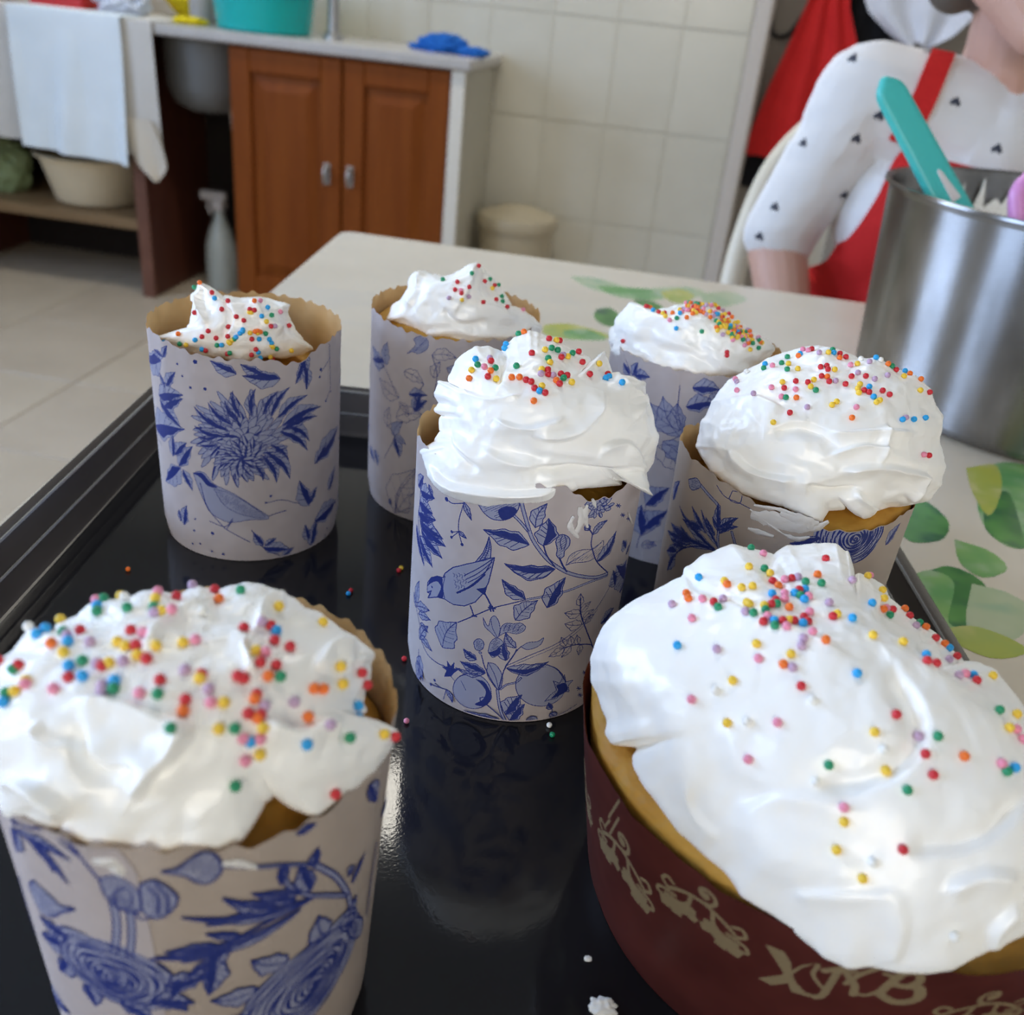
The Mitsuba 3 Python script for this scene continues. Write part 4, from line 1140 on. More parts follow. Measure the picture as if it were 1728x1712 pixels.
# the lower bouquet
d.stem([(735, 1600), (705, 1530), (690, 1460), (682, 1385)], .9)
d.line([(690, 1385), (712, 1300), (735, 1240), (790, 1160), (805, 1130)], .45)
d.line([(682, 1385), (640, 1320), (600, 1240), (580, 1165)], .4)
d.closed([(622, 1212), (668, 1225), (705, 1275), (715, 1325), (692, 1388), (645, 1340), (615, 1280)], .3, 1, 0)
d.line([(625, 1215), (668, 1300), (690, 1385)], .25)
d.closed([(530, 1085), (545, 1066), (572, 1062), (594, 1085), (590, 1120), (565, 1136), (540, 1125)], .3, 1, .5)
d.berry(572, 1150, .5, False)
d.leaf((548, 1195), (465, 1125), .3, 2)
d.leaf((605, 1280), (445, 1205), .25, 2, .05, 5)
d.leaf((600, 1275), (415, 1245), .12, 1)
d.closed([(590, 925), (600, 980), (640, 1020), (680, 1055), (700, 1010), (690, 950), (665, 915), (640, 930), (622, 980)], .25, 1, 0)
d.line([(640, 930), (650, 990), (680, 1050)], .22)
d.closed([(690, 1045), (708, 985), (740, 962), (790, 965), (830, 960), (862, 985), (845, 1015), (800, 1030), (740, 1020)], .25, 1, .6)
for q in ([(720, 1010), (740, 970)], [(750, 1010), (765, 970)], [(780, 1010), (800, 970)], [(810, 1010), (835, 975)]):
    d.line(q, .25, False)
d.closed([(622, 1140), (640, 1080), (680, 1055), (720, 1085), (712, 1130), (690, 1160), (650, 1180)], .25, 1, .5)
d.closed([(622, 1150), (650, 1170), (690, 1160), (700, 1120), (660, 1140)], .2, 3)
d.leaf((735, 1200), (725, 1088), .3, 2)
d.leaf((800, 1120), (735, 1020), .22, 1)
d.leaf((742, 1250), (1010, 1207), .16, 2, -.1, 6)
d.line([(732, 1238), (800, 1145), (832, 1112)], .35)
d.closed([(832, 1112), (880, 1085), (940, 1078), (978, 1055), (960, 1095), (920, 1120), (870, 1130)], .25, 1, 0)
d.line([(735, 1235), (900, 1162), (1080, 1080), (1240, 952), (1330, 840), (1410, 700)], .3)
d.line([(735, 1250), (900, 1180), (1080, 1098), (1230, 980), (1320, 870)], .2)
d.line([(1292, 1115), (1240, 980), (1215, 900), (1213, 800)], .5)
for b, t in (((1213, 850), (1215, 770)), ((1214, 890), (1278, 820)), ((1214, 895), (1112, 895)), ((1225, 935), (1298, 870)), ((1222, 968), (1112, 965)), ((1240, 960), (1300, 900)), ((1200, 1095), (1190, 1035)), ((1160, 1098), (1150, 1040)), ((1120, 1105), (1090, 1050)), ((1210, 1098), (1200, 1165)), ((1150, 1105), (1090, 1180)), ((1110, 1115), (1010, 1175))):
    d.leaf(b, t, .28, 0, .05, 1, .25)
d.line([(1292, 1112), (1270, 1095), (1180, 1098), (1080, 1125)], .45)
a = np.linspace(0, 2 * np.pi, 24, endpoint=False)
d.closed([(958 + 160 * math.cos(t), 1358 + 134 * math.sin(t)) for t in a], .3, 1, 0)
d.closed([(1040, 1330), (1080, 1345), (1110, 1290), (1120, 1335), (1165, 1325), (1135, 1360), (1140, 1400), (1100, 1395), (1060, 1440), (1020, 1450), (985, 1460), (1020, 1420), (1060, 1390)], .3, 2, .5, False)
d.closed([(1060, 1360), (1110, 1345), (1130, 1385), (1080, 1420), (1030, 1440), (1070, 1395)], .3, 3)
for q in ([(840, 1290), (900, 1250), (990, 1240)], [(870, 1300), (930, 1268)], [(1075, 1270), (1115, 1330)], [(1000, 1225), (1060, 1250), (1100, 1290)]):
    d.line(q, .25)
d.closed([(520 + 118 * math.cos(t) * .92 - 55 * math.sin(t), 1395 + 95 * math.sin(t) + 62 * math.cos(t)) for t in a], .3, 1, 0)
d.closed([(545, 1320), (600, 1340), (640, 1410), (640, 1450), (600, 1490), (540, 1480), (590, 1450), (610, 1400), (580, 1350)], .2, 3)
d.closed([(570, 1440), (595, 1435), (605, 1455), (590, 1468), (575, 1462)], .4, 1)
d.closed([(345, 1300), (360, 1262), (330, 1240), (365, 1240), (362, 1205), (385, 1240), (405, 1215), (402, 1255), (440, 1250), (400, 1280), (385, 1300)], .35, 3, 0, False)
for q in ([(380, 1295), (410, 1330)], [(440, 1300), (480, 1290)], [(450, 1330), (480, 1390)]):
    d.line(q, .25, False)
d.stem([(700, 1385), (740, 1355), (800, 1340), (835, 1310)], .6)
d.leaf((735, 1545), (838, 1420), .32, 2, .1)
d.leaf((760, 1590), (855, 1480), .34, 2, .1)
d.leaf((700, 1590), (465, 1525), .16, 2, .05)
d.line([(610, 1480), (680, 1540), (730, 1595)], .4)
d.line([(355, 1385), (320, 1375), (283, 1345)], .35)
d.line([(320, 1375), (262, 1355)], .35, False)
d.berry(256, 1352, .6)
d.berry(281, 1326, .6)
d.leaf((355, 1385), (392, 1470), .2, 1)
d.line([(355, 1385), (335, 1450)], .3, False)
d.leaf((1020, 1540), (1055, 1580), .3, 1)
d.leaf((1030, 1510), (1010, 1470), .3, 2)
d.line([(1030, 1510), (1050, 1560), (1190, 1480)], .3)
d.closed([(870, 1580), (900, 1560), (935, 1570), (930, 1600), (870, 1600)], .3, 2, .4)
for x, y in ((1452, 205), (1478, 265), (1518, 290), (1238, 1278), (1202, 1378), (1210, 1420)):
    for t in range(3):
        d.line([(x - 14 * math.cos(t * 1.05), y - 14 * math.sin(t * 1.05)), (x + 14 * math.cos(t * 1.05), y + 14 * math.sin(t * 1.05))], .35, False)
d.closed([(1240, 200), (1275, 160), (1300, 190), (1330, 170), (1385, 150), (1412, 138), (1390, 180), (1370, 235), (1320, 240), (1300, 275), (1250, 285), (1290, 240)], .3, 2, .5, False)
d.flower((1350, 200), .0042, .004, 3, 0, 4)
for b, t in (((1480, 640), (1510, 540)), ((1490, 680), (1440, 590)), ((1460, 760), (1500, 650)), ((1430, 720), (1420, 620)), ((1340, 960), (1425, 860)), ((1500, 520), (1530, 440)), ((1500, 480), (1480, 430))):
    d.leaf(b, t, .3, 2, .05, 5, .2)
d.fill_back()
d.build()

# the chrysanthemum of the back left cake
d = Print(CUPS['A'], *ZA)
c0 = d.uv([(640, 1010)])[0]
d.flower(c0 + [0, .003], .0165, .0155, 7, .5, 8, .30, .35, raw=True)
d.flower(c0 + [.001, -.006], .0095, .008, 5, .2, 7, .8, .3, raw=True)
for b, t in (((560, 960), (400, 900)), ((580, 930), (400, 800)), ((600, 900), (470, 780)), ((620, 880), (560, 770)), ((640, 860), (600, 720)), ((700, 850), (720, 710)), ((760, 840), (840, 720)), ((800, 850), (900, 700)), ((840, 860), (990, 740)), ((860, 900), (1060, 800)), ((860, 920), (1040, 850)), ((850, 930), (990, 1030)), ((880, 900), (1000, 980)), ((800, 1000), (890, 1080)), ((780, 1040), (900, 1180)), ((720, 1110), (760, 1190)), ((760, 1060), (830, 1200)), ((520, 960), (420, 960)), ((520, 1000), (430, 1000))):
    d.leaf(b, t, .16, 2, .14, 3, .22)
d.closed([(395, 1150), (425, 1140), (460, 1155), (500, 1205), (600, 1255), (700, 1318), (790, 1385), (690, 1395), (600, 1408), (545, 1395), (480, 1350), (440, 1270), (415, 1210)], .3, 1, 0)
d.closed([(500, 1230), (580, 1255), (680, 1310), (770, 1380), (660, 1370), (560, 1320)], .3, 1, .6)
for q in ([(430, 1200), (470, 1330), (560, 1440)], [(480, 1400), (560, 1430), (600, 1390)], [(790, 1375), (830, 1360), (880, 1345)], [(600, 1400), (570, 1440)], [(560, 1440), (690, 1510)]):
    d.line(q, .4)
d.closed([(395, 1150), (440, 1150), (480, 1195), (520, 1225), (470, 1215), (430, 1170)], .2, 3)
d.berry(455, 1178, .6)
for b, t in (((215, 740), (340, 740)), ((220, 760), (330, 910)), ((200, 900), (350, 920)), ((240, 800), (340, 760)), ((250, 700), (220, 620)), ((255, 690), (300, 620)), ((290, 1060), (290, 950)), ((320, 1110), (390, 1010)), ((330, 1120), (250, 1190)), ((340, 1130), (390, 1240)), ((300, 1050), (360, 990)), ((345, 1420), (360, 1320)), ((330, 1400), (320, 1340)), ((240, 540), (190, 500)), ((240, 540), (260, 480)), ((230, 560), (160, 560)), ((620, 630), (480, 560)), ((850, 655), (650, 640)), ((760, 640), (640, 580)), ((960, 520), (985, 640)), ((980, 560), (930, 680)), ((990, 600), (985, 710)), ((1030, 1100), (1090, 990)), ((1040, 1080), (1150, 900)), ((1100, 1240), (1135, 1110)), ((1000, 1320), (950, 1190)), ((1000, 1310), (1040, 1220)), ((1010, 1530), (1040, 1390)), ((1030, 1400), (1140, 1290)), ((760, 1530), (710, 1460)), ((770, 1530), (830, 1490)), ((760, 1540), (900, 1550)), ((860, 1590), (920, 1540)), ((1000, 1500), (980, 1420))):
    d.leaf(b, t, .24, 2, .06, 3, .25)
for q in ([(190, 500), (210, 620), (250, 700), (230, 780)], [(170, 640), (190, 760), (190, 900), (230, 1000)], [(1100, 470), (1105, 600), (1110, 700)], [(1105, 540), (1060, 620)], [(1110, 700), (1085, 770)], [(950, 1310), (860, 1290), (780, 1305)], [(1010, 1530), (1030, 1400), (1080, 1330), (1140, 1300)], [(700, 1450), (760, 1540), (860, 1590)]):
    d.line(q, .35)
for x, y, r in ((405, 565, .9), (310, 577, .5), (337, 640, .5), (380, 700, .6), (455, 708, .7), (1060, 605, .7), (1055, 645, .6), (1085, 770, .6), (1110, 720, .5), (800, 1270, .6), (775, 1305, .5), (495, 1465, .8), (405, 1390, .5), (400, 1450, .6), (430, 1520, .5), (550, 1575, .6), (490, 1560, .5), (1095, 1440, .5), (1085, 1475, .5), (1130, 1430, .5), (390, 1520, .5)):
    d.berry(x, y, r)
d.fill_back()
d.build()

# back row: two moulds with sparser line drawings
d = Print(CUPS['B'], *ZB)
d.closed([(320, 610), (370, 560), (360, 520), (410, 505), (445, 535), (440, 580), (390, 612), (350, 600)], .3, 1, .8)
d.line([(360, 600), (400, 560), (440, 520)], .3)
for b, t, tn in (((180, 690), (110, 560), 1), ((190, 680), (200, 540), 1), ((180, 660), (110, 640), 2), ((270, 880), (150, 760), 0), ((300, 720), (420, 800), 0), ((470, 620), (620, 640), 0), ((330, 860), (440, 870), 2), ((370, 970), (400, 860), 3), ((360, 960), (440, 900), 2), ((250, 1000), (420, 990), 0), ((270, 910), (330, 990), 0), ((480, 760), (520, 660), 0), ((200, 1060), (210, 940), 0), ((240, 1120), (310, 1170), 1), ((230, 1110), (290, 1030), 1), ((240, 1130), (270, 1250), 2), ((120, 1200), (140, 1300), 2), ((90, 1180), (120, 1280), 2), ((240, 1590), (370, 1320), 0), ((260, 1580), (420, 1440), 0), ((215, 1540), (215, 1500), 3), ((560, 700), (660, 760), 1), ((600, 900), (520, 1000), 1)):
    d.leaf(b, t, .26, tn, .1, 2, .28)
for q in ([(110, 560), (180, 690), (260, 880)], [(190, 1040), (240, 1120), (180, 1250)], [(420, 800), (370, 880), (360, 980)], [(240, 1590), (280, 1450), (380, 1330)], [(470, 620), (500, 740), (480, 880)]):
    d.line(q, .35)
d.fill_back(22)
d.build()
d = Print(CUPS['D'], *ZD)
for b, t, tn in (((175, 430), (150, 370), 2), ((190, 430), (215, 370), 2), ((200, 430), (270, 440), 2), ((410, 690), (270, 560), 1), ((410, 720), (330, 530), 1), ((410, 690), (400, 560), 1), ((330, 740), (440, 860), 1), ((300, 760), (420, 900), 0), ((250, 1040), (360, 960), 2), ((240, 1150), (350, 1070), 2), ((230, 1180), (230, 1040), 2), ((260, 1240), (290, 1210), 0), ((440, 580), (580, 560), 2), ((470, 490), (600, 500), 2), ((230, 1230), (300, 1230), 0), ((560, 580), (600, 500), 1)):
    d.leaf(b, t, .3, tn, .1, 3, .3)
for q in ([(410, 480), (400, 600), (420, 700), (360, 740)], [(160, 360), (190, 430), (230, 400)], [(220, 1190), (300, 1140), (350, 1060)], [(205, 1240), (230, 1150), (250, 1040)]):
    d.line(q, .35)
d.fill_back(22)
d.build()

# the parsley sprig and ranunculus of the cake before the pot
d = Print(CUPS['E'], (1020, 820), 6.171)
d.stem([(1000, 0), (1080, 90), (1160, 170), (1200, 230)], 1.1, .3)
d.closed([(890, -60), (960, -75), (1000, -10), (985, 30), (930, 50), (900, 20)], .3, 2, .6)
for b, t, h in (((1170, 690), (790, 215), .07), ((1060, 500), (915, 215), .12), ((1020, 440), (820, 350), .13), ((1010, 460), (920, 430), .2), ((980, 400), (985, 330), .2), ((1180, 640), (1010, 255), .08), ((1150, 520), (1060, 330), .14), ((1180, 480), (1190, 190), .14), ((1190, 470), (1130, 330), .16), ((1190, 430), (1385, 345), .16), ((1195, 460), (1385, 435), .15), ((1200, 500), (1330, 400), .14), ((1150, 660), (720, 440), .06), ((930, 590), (700, 390), .14), ((900, 600), (665, 470), .13), ((880, 570), (800, 415), .16), ((860, 620), (700, 560), .14), ((830, 640), (720, 615), .2), ((760, 690), (655, 680), .3), ((740, 720), (655, 885), .2)):
    d.leaf(b, t, h, 2, .04, 5, .26)
d.stem([(1190, 690), (1180, 560), (1190, 440), (1200, 230)], .8)
d.line([(1170, 690), (1020, 640), (880, 640), (760, 700), (660, 880)], .6)
d.stem([(1320, 480), (1360, 620), (1380, 700)], .8)
d.line([(1180, 0), (1260, 120), (1400, 190), (1530, 250)], .3)
d.closed([(1330, 60), (1420, 90), (1400, 190), (1300, 150)], .3, 0)
d.leaf((720, 150), (790, -40), .22, 2)
c0 = d.cup.trace(np.array([(1437, 905)], float))[0]
d.rosette(c0, .013, .0125, .3, 11, raw=True)
for g in (2.2, 2.7, 3.3, 3.9):
    d.leaf(c0 + .011 * np.array([math.cos(g), math.sin(g)]), c0 + .021 * np.array([math.cos(g + .1), math.sin(g + .1)]), .28, 2, raw=True)
d.leaf(c0 + np.array([.016, .004]), c0 + np.array([.022, .012]), .3, 2, raw=True)
d.leaf(c0 + np.array([.017, -.006]), c0 + np.array([.023, .001]), .3, 2, raw=True)
d.fill_back()
d.build()

# the front left cake: buds, ragged leaves and two ranunculus heads, close to the camera
d = Print(CUPS['F'], (0, 1300), 2.4686)
d.k = 1.45
for b, t, h in (((90, 240), (300, 370), .12), ((120, 260), (290, 470), .1), ((160, 290), (230, 420), .14), ((80, 220), (70, 190), .3), ((85, 240), (80, 330), .2)):
    d.leaf(b, t, h, 2, .05, 4, .3)
d.line([(70, 200), (150, 240), (260, 250), (320, 320), (420, 450)], .5)
d.line([(250, 290), (330, 345), (260, 270)], .3)
d.closed([(135, 480), (150, 455), (180, 480), (230, 530), (260, 560), (318, 575), (265, 590), (230, 605), (180, 580)], .35, 2, .8)
d.closed([(420, 450), (455, 440), (500, 450), (560, 490), (590, 540), (580, 590), (530, 590), (480, 560), (440, 510)], .35, 1, .8)
d.closed([(470, 520), (500, 490), (540, 500), (555, 550), (530, 580), (490, 560)], .3, 1, .5)
d.closed([(585, 480), (640, 460), (690, 480), (740, 530), (720, 580), (670, 615), (620, 610), (590, 570)], .35, 2, .7)
for q in ([(620, 490), (660, 530), (660, 600)], [(650, 470), (700, 530), (700, 590)], [(560, 580), (590, 620), (640, 610)]):
    d.line(q, .4)
d.stem([(470, 530), (490, 620), (490, 700), (480, 760)], 1.3)
d.stem([(545, 590), (552, 680), (545, 770)], 1.2)
c0, c1 = d.uv([(465, 840)])[0], d.uv([(1270, 900)])[0]
d.rosette(c0, .0135, .0098, -.42, 12, raw=True)
for g in (2.4, 2.9, 3.5, 4.1, 4.8, 5.4, 6.0):
    d.leaf(c0 + .0115 * np.array([math.cos(g), .8 * math.sin(g)]), c0 + .0185 * np.array([math.cos(g + .3), .8 * math.sin(g + .3)]), .34, 2, .1, 4, raw=True)
d.rosette(c1, .0185, .0125, .62, 13, raw=True)
for g in (.6, 1.2, 1.9, 2.5, 3.1, 3.6, 4.2):
    d.leaf(c1 + .0135 * np.array([math.cos(g), math.sin(g)]), c1 + .0215 * np.array([math.cos(g + .25), math.sin(g + .25)]), .3, 1, .1, 4, raw=True)
for b, t, h in (((720, 930), (750, 870), .3), ((700, 960), (780, 1000), .3), ((230, 920), (300, 1010), .25), ((215, 880), (260, 1000), .2)):
    d.leaf(b, t, h, 3 if t[0] > 600 else 2, .1, 4)
d.closed([(678, 422), (740, 408), (790, 375), (840, 352), (890, 358), (922, 400), (915, 440), (870, 475), (820, 470), (770, 440)], .4, 2, .7)
d.stem([(925, 405), (1000, 405), (1080, 402), (1180, 398), (1300, 392)], .6)
d.stem([(1310, 395), (1390, 440), (1440, 510), (1455, 580), (1458, 640)], 1.1)
d.stem([(1440, 520), (1350, 520), (1280, 520), (1200, 480), (1180, 400)], .8)
for b, t, h in (((1300, 400), (1320, 325), .25), ((1290, 500), (1250, 400), .22), ((1180, 400), (1170, 480), .2), ((1250, 510), (1050, 515), .12), ((1230, 540), (1090, 540), .12), ((1300, 530), (760, 615), .05), ((1150, 580), (930, 540), .12), ((1050, 590), (860, 650), .12), ((1120, 570), (1050, 545), .2), ((1250, 580), (630, 785), .05), ((1000, 690), (860, 685), .16), ((900, 730), (690, 760), .2), ((870, 750), (760, 800), .2), ((960, 740), (770, 865), .16), ((900, 790), (870, 935), .22), ((1460, 470), (1510, 345), .14), ((1445, 440), (1470, 395), .3), ((1240, 270), (1310, 225), .25), ((1530, 60), (1555, 130), .2), ((1580, 190), (1610, 90), .16)):
    d.leaf(b, t, h, 2, .04, 5, .34)
d.line([(1300, 530), (1100, 640), (950, 720), (640, 785)], .7)
d.line([(1560, 300), (1540, 430), (1520, 600)], .5)
d.line([(90, 440), (140, 620), (200, 860), (260, 1010)], .4)
d.leaf((250, 1010), (200, 870), .2, 2)
d.berry(1450, 410, .7, False)
d.closed([(1440, 660), (1470, 615), (1500, 620), (1495, 680), (1460, 700)], .4, 1, .6)
d.fill_back(24)
d.build(lift=.00024)
# the overlapping seam of its paper: a flap with its own edge
cf = CUPS['F']
e0 = cf.trace(np.array([(198, 1437), (228, 1470), (252, 1560), (280, 1712)], float))
zs = np.linspace(.002, e0[0, 1], 30)
ue = np.interp(zs, e0[::-1, 1], e0[::-1, 0])
us = np.linspace(0, 1, 60)
G = np.stack([cf.at((ue - .046 * (1 - u)) / cf.rm, zs, .00005 + .00012 * u) for u in us], 0)
part(cf.key, 'seam_flap', slab(G, .00016), 'm_paper', smooth=30)

# golden print on the brown mould: the letters of the Easter greeting and ornaments
cg = CUPS['G']
d = Print(cg, (1200, 1450), 3.2727)
GOLD = []


def gold(pts, w):
    p = d.uv(pts)
    GOLD.append(LineString(curve(p, 30) if len(p) > 2 else p).buffer(w * .0005, quad_segs=3))


def goldfill(pts):
    GOLD.append(Polygon(d.uv(pts)).buffer(0))


# X
goldfill([(295, 480), (330, 490), (400, 520), (440, 580), (440, 630), (470, 690), (520, 740), (575, 755), (540, 765), (440, 735), (400, 640), (350, 560)])
goldfill([(585, 578), (500, 590), (440, 620), (380, 645), (255, 660), (330, 700), (420, 690), (450, 640), (500, 605)])
gold([(590, 590), (560, 640), (600, 700), (640, 740)], 1.0)
gold([(620, 620), (700, 610), (735, 605)], 1.5)
gold([(700, 620), (650, 700), (610, 755), (570, 765)], 1.6)
# the middle sign
gold([(750, 640), (790, 700), (780, 750)], 1.7)
gold([(740, 690), (820, 640), (920, 610)], 1.3)
gold([(770, 740), (850, 755), (920, 735)], 1.0)
gold([(730, 625), (800, 625)], 1.0)
# B
gold([(930, 740), (990, 690), (1060, 640), (1090, 615)], 2.0)
gold([(960, 640), (1010, 660)], 1.2)
gold([(1060, 640), (1140, 640), (1150, 680), (1080, 710), (1010, 700)], 1.8)
gold([(1080, 710), (1145, 715), (1150, 760), (1090, 790), (1000, 790), (920, 745)], 2.2)
gold([(1170, 620), (1140, 700), (1130, 770)], 1.2)


def ornament(u0, z0, sc, flip=1):
    """a scrolled floral ornament"""
    def P(pts):
        return np.array([[u0 + flip * x * sc, z0 + y * sc] for x, y in pts])

    def s(pts, w):
        GOLD.append(LineString(curve(P(pts), 40)).buffer(w * sc, quad_segs=3))

    sp = [(.05 + r * math.cos(t), .78 + r * math.sin(t)) for t, r in zip(np.linspace(-1.6, 5.6, 16), np.linspace(.26, .06, 16))]
    s(sp, .05)
    GOLD.append(Point(*P([(.05, .78)])[0]).buffer(.085 * sc))
    for m in (-1, 1):
        s([(.0, .5), (.25 * m, .45), (.55 * m, .3), (.8 * m, .1)], .05)
        s([(.8 * m, .1), (.95 * m, .25), (.85 * m, .42), (.68 * m, .36)], .045)
        s([(.6 * m, .05), (.98 * m, -.05), (1.05 * m, -.22), (.85 * m, -.25)], .045)
        s([(.25 * m, .4), (.3 * m, .1), (.5 * m, -.1)], .05)
        for a, b, c, e in ((.35, .0, .62, -.5), (.62, -.05, .9, -.5), (.3, .1, .1, -.3)):
            base, tip = P([(a * m, b)])[0], P([(c * m, e)])[0]
            dd = tip - base
            nn = np.array([-dd[1], dd[0]])
            GOLD.append(Polygon([base, base + .3 * dd + .33 * nn, base + .6 * dd + .18 * nn, base + .75 * dd + .30 * nn, tip, base + .75 * dd - .3 * nn, base + .6 * dd - .18 * nn, base + .3 * dd - .33 * nn]).buffer(.02 * sc).buffer(0))


for px in ((1180, 1548), (1048, 1460)):
    u, z = cg.trace(np.array([px], float))[0]
    ornament(u, z, .0115 if px[0] > 1100 else .0125)
u, z = cg.trace(np.array([(985, 1310)], float))[0]
ornament(u, z, .011)
u, z = cg.trace(np.array([(1660, 1700)], float))[0]
ornament(u, z - .004, .0115, -1)
for k in range(7):
    ornament(((.9 + k * .72) - (2 * math.pi if .9 + k * .72 > math.pi else 0)) * cg.rm, .034, .011)
gold([(930, 100), (880, 160)], .5) if False else None
for q in ([(1028, 1380), (1046, 1352)], [(1030, 1408), (1045, 1382)], [(1022, 1395), (1030, 1385)]):
    p = cg.trace(np.array(q, float))
    GOLD.append(LineString(p).buffer(.0004))
d.tint, d.ink, d.solid = [], GOLD, []
d.build(ink='m_gold', names=('gold_shading', 'gold_print'))
lab(cg.key + '__gold_print', 'golden Easter letters and scrolled ornaments')

# ================================================================ STEEL POT AND WHAT STANDS IN IT
scene['m_steel'] = {'type': 'twosided', 'bsdf': {'type': 'roughconductor', 'material': 'none', 'distribution': 'ggx', 'alpha_u': .035, 'alpha_v': .36,
                                                'specular_reflectance': proc(lambda p, n, uv: mix((0.24, 0.23, 0.215), (0.46, 0.45, 0.44), fbm(uv.x * 9, uv.y * 30, .0, 3)))}}
mat('m_steel_plain', (0.58, 0.57, 0.55), 0.2, 0.5, 1.0)
mat('m_turquoise', (0.06, 0.50, 0.46), 0.35, 0.5)
mat('m_pink', (0.66, 0.27, 0.55), 0.35, 0.5)
PC = np.array([.389, .692])
lab('steel_pot', 'large stainless steel pot with a rolled rim, standing on the oilcloth behind the tray', 'pot')
pp = [(0, 0), (.128, 0), (.1345, .0025), (.137, .007), (.1475, .141), (.1492, .1435), (.1515, .145), (.1512, .1472), (.149, .1475), (.1465, .1455), (.1455, .141), (.135, .008), (.132, .004), (0, .0025)]
# brushed upright: the metal blurs its reflections along the height, so it needs a direction (uv)
pq = np.array([q for a, b in zip(pp[:-1], pp[1:]) for q in (np.array(a) + (np.array(b) - a) * s for s in (0, .12, .5, .88))] + [pp[-1]])
aa = np.linspace(0, 2 * np.pi, 161)
Vp = np.stack([pq[None, :, 0] * np.cos(aa)[:, None] + PC[0], pq[None, :, 0] * np.sin(aa)[:, None] + PC[1], np.repeat(pq[None, :, 1], 161, 0) + TZ + .0013], -1)
UVp = np.stack(np.meshgrid(aa, np.cumsum(np.concatenate([[0], np.linalg.norm(np.diff(pq, axis=0), axis=1)])), indexing='ij'), -1)
part('steel_pot', 'body', trimesh.Trimesh(Vp.reshape(-1, 3), grid_faces(161, len(pq)), process=False), 'm_steel', smooth=True, uv=UVp.reshape(-1, 2))
for s in (-1, 1):
    a = 1.35 if s > 0 else 1.35 + math.pi
    ca, sa = math.cos(a), math.sin(a)
    pts = curve([(.143, -.045, .105), (.170, -.043, .107), (.182, 0, .108), (.170, .043, .107), (.143, .045, .105)], 30)
    w = np.column_stack([pts[:, 0] * ca - pts[:, 1] * sa, pts[:, 0] * sa + pts[:, 1] * ca, pts[:, 2]]) + [*PC, TZ]
    part('steel_pot', 'handle', tube(w, .0045, 12), 'm_steel_plain', smooth=40)
# leftover meringue: a layer at the bottom and smears on the inner wall
rng = np.random.default_rng(12)
g = np.linspace(-1, 1, 70)
X, Y = np.meshgrid(g, g, indexing='ij')
rr = np.maximum(np.hypot(X, Y), 1e-9)
sq = np.maximum(np.abs(X), np.abs(Y)) / rr
XD, YD = X * sq * .133, Y * sq * .133
Z = .032 + .018 * (meshkit.fbm(np.stack([XD * 25, YD * 25, XD * 0], -1), 3, 4) - .3) + .02 * np.clip(np.hypot(XD, YD) / .133, 0, 1) ** 6
P = np.stack([XD + PC[0], YD + PC[1], TZ + Z], -1)
lab('pot_meringue', 'whipped meringue left at the bottom and on the inner wall of the steel pot', 'meringue', kind='stuff')
part('pot_meringue', 'layer', slab(P, .004), 'm_frosting', smooth=True)
for a0, z0, z1, w in ((1.62, .05, .136, .09), (1.80, .05, .143, .055), (1.93, .05, .138, .045), (1.70, .05, .128, .25), (1.02, .05, .132, .10), (.84, .05, .136, .07), (1.5, .05, .125, .12), (.6, .05, .139, .16), (.35, .05, .128, .14), (2.0, .05, .115, .2)):
    us, zs = np.linspace(-1, 1, 24), np.linspace(0, 1, 20)
    U, S = np.meshgrid(us, zs, indexing='ij')
    A = a0 + U * w * (1 - .5 * S ** 2) * (1 + .35 * np.sin(S * 9 + a0 * 7))
    ZZ = z0 + (z1 - z0) * S * (1 - .25 * np.abs(U))
    R = .135 + .0105 * (ZZ - .008) / .133 - .0019 - .0025 * (1 - U ** 2) * meshkit.fbm(np.stack([A * 20, ZZ * 120, ZZ * 0], -1), 2, 8)
    part('pot_meringue', 'smear', slab(np.stack([PC[0] + R * np.cos(A), PC[1] + R * np.sin(A), TZ + ZZ], -1), .0008), 'm_frosting', smooth=True)


def paddle(p0, p1, w0, w1, th, side):
    """flat rounded handle from p0 to p1"""
    p0, p1 = np.asarray(p0, float), np.asarray(p1, float)
    e = (p1 - p0) / np.linalg.norm(p1 - p0)
    s = np.asarray(side, float)
    s = s - (s @ e) * e
    s /= np.linalg.norm(s)
    t = np.cross(e, s)
    parts = []
    L = np.linalg.norm(p1 - p0)
    k1 = 1 - .5 * w1 / L
    for k in [0, .3, .6, k1] + [k1 + (1 - k1) * math.sin(t) for t in np.linspace(.25, 1.5, 7)]:
        c, w = p0 + (p1 - p0) * k, (w0 + (w1 - w0) * k) / 2
        if k > k1:
            w *= math.sqrt(max(.05, 1 - ((k - k1) / (1 - k1)) ** 2))
        parts.append([m3.Manifold.sphere(th / 2, 16).translate((c + s * q * max(w - th / 2, 0)).tolist()) for q in (-1, 1)])
    out = [m3.Manifold.batch_hull(a + b) for a, b in zip(parts[:-1], parts[1:])]
    return cat(m3.Manifold.batch_boolean(out, m3.OpType.Add))


